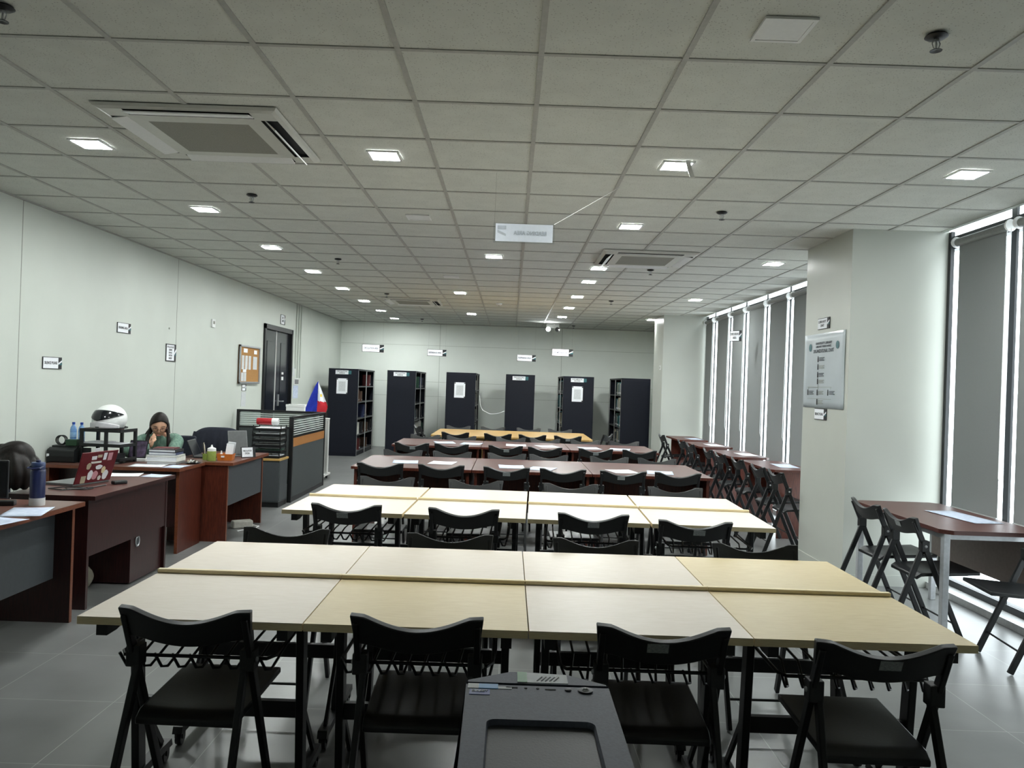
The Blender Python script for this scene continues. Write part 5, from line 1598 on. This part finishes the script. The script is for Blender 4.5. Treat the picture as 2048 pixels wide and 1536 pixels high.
def cloth(V, Ed, keep, off, name, M, parent, th=0.004):
    """garment: the body's own skin pushed out a little and trimmed at neckline, cuffs, waist and hems"""
    me = skinned(V, Ed, 0, 3)
    bm = bmesh.new()
    bm.from_mesh(me)
    bm.normal_update()
    for v, n_ in [(v, v.normal.copy()) for v in bm.verts]:
        q = v.co + n_ * off
        q += n_ * 0.004 * math.sin(38 * q.z + 21 * q.x) * math.sin(17 * q.y + 9 * q.x)
        v.co = q
    bmesh.ops.delete(bm, geom=[v for v in bm.verts if not keep(v.co)], context='VERTS')
    bm.to_mesh(me)
    bm.free()
    me.name = name
    me.materials.clear()
    me.materials.append(M)
    for p in me.polygons:
        p.use_smooth = True
        p.material_index = 0
    o = bpy.data.objects.new(name, me)
    COL.objects.link(o)
    o.parent = parent
    sd_ = o.modifiers.new('thick', 'SOLIDIFY')
    sd_.thickness = th
    return o

def mesh_of(g, M4=None):
    me = bpy.data.meshes.new('tmp')
    me.from_pydata(g.v, [], g.f)
    bm = bmesh.new()
    bm.from_mesh(me)
    bmesh.ops.remove_doubles(bm, verts=bm.verts, dist=1e-5)
    bmesh.ops.recalc_face_normals(bm, faces=bm.faces)
    if M4:
        bm.transform(M4)
    bm.to_mesh(me)
    bm.free()
    return me

def head_fn(u, v):
    """face towards -y, origin at the head centre, about 0.22 tall"""
    a = 2 * PI * u
    b = -PI / 2 + PI * v
    x, y, z = math.cos(b) * math.sin(a), -math.cos(b) * math.cos(a), math.sin(b)
    X, Y, Z = 0.074 * x, 0.094 * y + 0.006, 0.113 * z
    lower = max(0, -z)
    X *= 1 - 0.34 * lower ** 1.4
    if y < 0:
        Y *= 1 - 0.06 * lower
        # nose, brow hollow, lips, chin
        Y -= 0.020 * math.exp(-((x / 0.13) ** 2)) * math.exp(-(((z + 0.20) / 0.15) ** 2))
        Y -= 0.010 * math.exp(-((x / 0.11) ** 2)) * math.exp(-(((z + 0.02) / 0.22) ** 2))
        Y += 0.010 * math.exp(-(((abs(x) - 0.42) / 0.18) ** 2)) * math.exp(-(((z - 0.03) / 0.12) ** 2))
        Y -= 0.006 * math.exp(-((x / 0.26) ** 2)) * math.exp(-(((z + 0.52) / 0.10) ** 2))
        Y -= 0.008 * math.exp(-((x / 0.25) ** 2)) * math.exp(-(((z + 0.82) / 0.14) ** 2))
    else:
        Y *= 1 - 0.30 * lower
    return (X, Y, Z)

def ears(M4):
    out = []
    for s in (-1, 1):
        g = G().surf(lambda u, v: (s * 0.074 + 0.008 * math.sin(PI * v) * math.cos(2 * PI * u), 0.012 + 0.018 * math.sin(PI * v) * math.sin(2 * PI * u), -0.005 - 0.032 * math.cos(PI * v)), 10, 8)
        out.append(mesh_of(g, M4))
    return out

def finger_chain(base, dirs, lens, rad):
    p = Vector(base)
    V = [(*p, rad)]
    for k, (d, l) in enumerate(zip(dirs, lens)):
        p = p + Vector(d).normalized() * l
        V.append((*p, rad * (0.93 - 0.09 * k)))
    return V, [(i, i + 1) for i in range(len(V) - 1)]

# ---- the seated woman who reads with a hand at her chin
W0 = Vector((-3.40, 7.66, 0))
per = thing('person', 'woman with glasses and long dark hair in sage cardigan, reading with hand at her chin', 'person', W0)
V = [(0, 0.10, 0.50, 0.13), (0, 0.07, 0.66, (0.13, 0.11)), (0, 0.03, 0.81, (0.145, 0.105)), (0, 0.00, 0.91, (0.10, 0.07)), (0.004, -0.03, 0.955, 0.046), (0.010, -0.06, 1.00, 0.05),
     (-0.165, 0.0, 0.895, 0.055), (-0.205, -0.25, 0.79, 0.046), (-0.10, -0.26, 0.80, 0.034), (0.012, -0.24, 0.842, 0.025),
     (0.165, 0.0, 0.895, 0.055), (0.205, -0.18, 0.79, 0.046), (0.14, -0.31, 0.78, 0.036), (0.05, -0.37, 0.775, 0.026),
     (-0.09, 0.04, 0.49, 0.09), (-0.11, -0.33, 0.49, 0.068), (-0.11, -0.36, 0.10, 0.046), (-0.11, -0.42, 0.04, 0.038), (0.09, 0.04, 0.49, 0.09), (0.11, -0.33, 0.49, 0.068), (0.11, -0.36, 0.10, 0.046), (0.11, -0.42, 0.04, 0.038)]
Ed = [(0, 1), (1, 2), (2, 3), (3, 4), (4, 5), (3, 6), (6, 7), (7, 8), (8, 9), (3, 10), (10, 11), (11, 12), (12, 13), (0, 14), (14, 15), (15, 16), (16, 17), (0, 18), (18, 19), (19, 20), (20, 21)]
HM = Matrix.Translation((0.018, -0.085, 1.045)) @ Matrix.Rotation(0.42, 4, 'Z') @ Matrix.Rotation(0.42, 4, 'X') @ Matrix.Rotation(0.05, 4, 'Y')
parts = [skinned(V, Ed), mesh_of(G().surf(head_fn, 40, 30), HM)] + ears(HM)
# right hand (at the left in the photo): palm up from the wrist, fingers bent to the chin
def hand(wrist, up, side, out, curl):
    """up: wrist to knuckles, side: towards the little finger, out: palm normal"""
    up, side, out = Vector(up).normalized(), Vector(side).normalized(), Vector(out).normalized()
    w_ = Vector(wrist)
    res = []
    pv = [(*w_, (0.026, 0.017)), (*(w_ + up * 0.04), (0.036, 0.016)), (*(w_ + up * 0.082), (0.038, 0.013))]
    res.append(skinned(pv, [(0, 1), (1, 2)], 0, 2))
    for k in range(4):
        b = w_ + up * (0.074 - 0.004 * abs(k - 1.3)) + side * (-0.028 + 0.0186 * k)
        ln = (0.038, 0.043, 0.040, 0.031)[k]
        c0, c1, c2 = curl[k]
        def dd(c):
            return up * math.cos(c) + out * math.sin(c)
        v_, e_ = finger_chain(b, [dd(c0), dd(c0 + c1), dd(c0 + c1 + c2)], [ln, ln * 0.62, ln * 0.5], 0.0092 - 0.0006 * (k == 3))
        res.append(skinned(v_, e_, 0, 2))
    b = w_ + up * 0.028 - side * 0.026
    v_, e_ = finger_chain(b, [up * 0.7 - side * 0.6 + out * 0.3, up * 0.9 - side * 0.2 + out * 0.35, up + out * 0.3], [0.034, 0.030, 0.025], 0.0105)
    res.append(skinned(v_, e_, 0, 2))
    return res
parts += hand((0.012, -0.24, 0.842), (0.22, 0.16, 0.95), (0.75, -0.55, -0.25), (-0.15, 0.85, 0.1), [(0.1, 0.7, 0.8), (0.4, 1.0, 0.9), (0.55, 1.1, 0.9), (0.7, 1.1, 0.9)])
parts += hand((0.05, -0.37, 0.775), (-0.85, -0.45, 0.0), (-0.45, 0.85, 0.0), (0, 0, -1), [(0.05, 0.15, 0.1)] * 4)
body = fuse(parts, 0.0036, 'body', SKIN, per, 3)
# cardigan follows trunk and sleeves, ends at the wrists and neckline
cloth(V, Ed, lambda p: p.z < 0.968 - 0.12 * max(0, -p.y - 0.07) and (p.z > 0.66 or (p.z > 0.43 and p.y > -0.10)) and (p - Vector(V[9][:3])).length > 0.03 and (p - Vector(V[13][:3])).length > 0.03, 0.015, 'cardigan', CARDI, per)
cloth(V, Ed, lambda p: 0.09 < p.z < 0.60, 0.009, 'trousers', DENIM, per)
for s in (-1, 1):
    G().hexa([(s * 0.11 - 0.045, -0.53, 0), (s * 0.11 + 0.045, -0.53, 0), (s * 0.11 + 0.042, -0.30, 0), (s * 0.11 - 0.042, -0.30, 0)],
             [(s * 0.11 - 0.035, -0.50, 0.05), (s * 0.11 + 0.035, -0.50, 0.05), (s * 0.11 + 0.038, -0.31, 0.085), (s * 0.11 - 0.038, -0.31, 0.085)]).build('shoe', PLASTIC, per, bevel=0.012)
# hair: cap with side parting, long strands down both sides
def cap(u, v):
    a = 2 * PI * u
    front = max(0.0, math.cos(a))
    b0 = -0.45 + 1.12 * front ** 0.7 + 0.12 * math.sin(a) * front
    b = b0 + (PI / 2 - b0) * v
    x, y, z = math.cos(b) * math.sin(a), -math.cos(b) * math.cos(a), math.sin(b)
    k = 1.0 + 0.012 * math.sin(22 * a)
    return ((0.081 * x * k, 0.104 * y * k + 0.010, 0.124 * z), Vector((x, y, z)).normalized())
hp = [mesh_of(G().shell(cap, 48, 16, 0.012), HM)]
def lock(pts, rs):
    return skinned([(*p, r) for p, r in zip(pts, rs)], [(i, i + 1) for i in range(len(pts) - 1)], 0, 2)
hp.append(lock([(-0.050, -0.035, 1.09), (-0.075, -0.050, 1.01), (-0.088, -0.070, 0.94), (-0.085, -0.10, 0.88), (-0.070, -0.125, 0.82)], [0.024, 0.022, 0.024, 0.024, 0.014]))
hp.append(lock([(-0.035, 0.02, 1.10), (-0.085, -0.01, 1.00), (-0.125, -0.02, 0.955), (-0.140, -0.055, 0.90)], [0.040, 0.030, 0.022, 0.014]))
hp.append(lock([(0.072, -0.055, 1.09), (0.098, -0.090, 1.01), (0.110, -0.085, 0.95), (0.122, -0.10, 0.89), (0.120, -0.115, 0.83)], [0.016, 0.014, 0.018, 0.022, 0.014]))
hp.append(lock([(0.02, 0.02, 1.10), (0.02, 0.035, 1.00), (0.02, 0.075, 0.91), (0.02, 0.12, 0.80), (0.02, 0.14, 0.72)], [0.055, 0.050, 0.048, 0.045, 0.025]))
fuse(hp, 0.0065, 'hair', HAIR, per, 2)
def in_head(name, g, M, parent=body):
    o = g.build(name, M, per, smooth=True)
    o.data.transform(HM)
    return o
for s in (-1, 1):
    in_head('eyebrow', G().tube([(s * 0.016, -0.088, 0.027), (s * 0.034, -0.085, 0.032), (s * 0.052, -0.072, 0.026)], 0.0024, 6), HAIR)
    in_head('eye', G().surf(lambda u, v: (s * 0.030 + 0.010 * math.sin(PI * v) * math.cos(2 * PI * u), -0.081 + 0.006 * math.sin(PI * v) * math.sin(2 * PI * u), 0.006 + 0.0032 * math.cos(PI * v)), 10, 8), INK)
in_head('lips', G().surf(lambda u, v: (0.021 * math.sin(PI * v) * math.cos(2 * PI * u), -0.092 + 0.006 * math.sin(PI * v) * math.sin(2 * PI * u), -0.060 + 0.006 * math.cos(PI * v)), 12, 8), mat('lip', (168, 96, 88), rough=0.4))
g = G()
for s in (-1, 1):
    g.tube([(s * 0.033 + 0.024 * math.cos(k * PI / 10), -0.104 + 0.010 * abs(math.cos(k * PI / 10)) * (1 if math.cos(k * PI / 10) > 0 else 0.2), 0.002 + 0.019 * math.sin(k * PI / 10)) for k in range(20)], 0.0022, 6, close=True)
    g.tube([(s * 0.057, -0.094, 0.006), (s * 0.076, -0.05, 0.008), (s * 0.080, 0.01, 0.004)], 0.0018, 6)
g.tube([(-0.010, -0.105, 0.004), (0, -0.108, 0.007), (0.010, -0.105, 0.004)], 0.002, 6)
in_head('glasses', g, mat('dark_red_frame', (70, 24, 26), rough=0.3))
office_chair(-3.40, 7.74, PI, 'dark office chair the reading woman sits on', 0.355, -0.05)

# ---- the person at the left edge, head bowed so that only hair shows
Q0 = Vector((-3.77, 5.12, 0))
per = thing('person', 'person at left edge bending over the desk, long dark hair hiding the face', 'person', Q0, 0)
V = [(0, 0, 0.50, 0.12), (0.10, 0, 0.64, (0.12, 0.13)), (0.24, 0, 0.77, (0.10, 0.14)), (0.36, 0, 0.845, (0.07, 0.09)), (0.42, 0, 0.88, 0.05), (0.47, 0, 0.905, 0.052),
     (0.36, 0.155, 0.82, 0.055), (0.34, 0.20, 0.65, 0.045), (0.30, 0.12, 0.595, 0.034), (0.33, 0.06, 0.585, 0.026), (0.36, -0.155, 0.82, 0.055), (0.34, -0.20, 0.65, 0.045), (0.30, -0.12, 0.595, 0.034), (0.33, -0.06, 0.585, 0.026),
     (0.04, 0.09, 0.49, 0.085), (0.38, 0.09, 0.49, 0.066), (0.36, 0.09, 0.10, 0.045), (0.42, 0.09, 0.04, 0.036), (0.04, -0.09, 0.49, 0.085), (0.38, -0.09, 0.49, 0.066), (0.36, -0.09, 0.10, 0.045), (0.42, -0.09, 0.04, 0.036)]
HM2 = Matrix.Translation((0.545, 0.0, 0.945)) @ Matrix.Rotation(PI / 2, 4, 'Z') @ Matrix.Rotation(1.0, 4, 'X')
parts = [skinned(V, Ed), mesh_of(G().surf(head_fn, 36, 26), HM2)] + ears(HM2)
parts += hand((0.33, 0.06, 0.585), (0.6, -0.6, -0.1), (0.6, 0.6, 0), (0, 0, -1), [(0.2, 0.3, 0.3)] * 4)
parts += hand((0.33, -0.06, 0.585), (0.6, 0.6, -0.1), (0.6, -0.6, 0), (0, 0, -1), [(0.2, 0.3, 0.3)] * 4)
fuse(parts, 0.0045, 'body', SKIN, per, 3)
cloth(V, Ed, lambda p: p.x < 0.44 and (p.z > 0.66 or (p.z > 0.43 and p.x < 0.12) or (p.z > 0.57 and abs(p.y) > 0.1)) and (p - Vector(V[9][:3])).length > 0.03 and (p - Vector(V[13][:3])).length > 0.03, 0.014, 'jacket', NAVY, per)
cloth(V, Ed, lambda p: 0.09 < p.z < 0.57 , 0.009, 'trousers', DENIM, per)
for yy in (-0.09, 0.09):
    G().hexa([(0.32, yy - 0.045, 0), (0.54, yy - 0.045, 0), (0.54, yy + 0.045, 0), (0.32, yy + 0.045, 0)], [(0.33, yy - 0.038, 0.085), (0.52, yy - 0.035, 0.05), (0.52, yy + 0.035, 0.05), (0.33, yy + 0.038, 0.085)]).build('shoe', PLASTIC, per, bevel=0.012)
def cap2(u, v):
    a = 2 * PI * u
    b0 = -0.75 + 0.9 * max(0.0, math.cos(a))
    b = b0 + (PI / 2 - b0) * v
    x, y, z = math.cos(b) * math.sin(a), -math.cos(b) * math.cos(a), math.sin(b)
    k = 1 + 0.012 * math.sin(20 * a)
    return ((0.090 * x * k, 0.112 * y * k + 0.008, 0.132 * z), Vector((x, y, z)).normalized())
hp = [mesh_of(G().shell(cap2, 44, 16, 0.014), HM2)]
hx, hy = 0.515, 0.0
for a, dx, dy in ((0.040, 0.06, -0.085), (0.038, 0.12, -0.09), (0.036, 0.02, -0.08), (0.036, 0.16, -0.06), (0.036, 0.17, 0.0), (0.036, 0.15, 0.06), (0.034, 0.10, 0.085), (0.036, 0.04, 0.085)):
    hp.append(lock([(hx + dx * .3, dy * .4, 1.02), (hx + 0.01 + dx * .75, dy, 0.95), (hx + 0.01 + dx * 0.95, dy * 1.25, 0.875), (hx + dx * 0.95, dy * 1.2, 0.80), (hx - 0.005 + dx * 0.9, dy * 1.1, 0.765)], [0.03, a, a * 1.05, a * .85, 0.018]))
hp.append(lock([(0.52, 0.0, 1.02), (0.46, 0.0, 1.00), (0.40, 0.0, 0.95), (0.35, 0.0, 0.90)], [0.05, 0.07, 0.06, 0.03]))
fuse(hp, 0.007, 'hair', HAIR, per, 2)
office_chair(-3.765, 5.12, -PI / 2, 'dark office chair under the person at the left edge', 0.355)
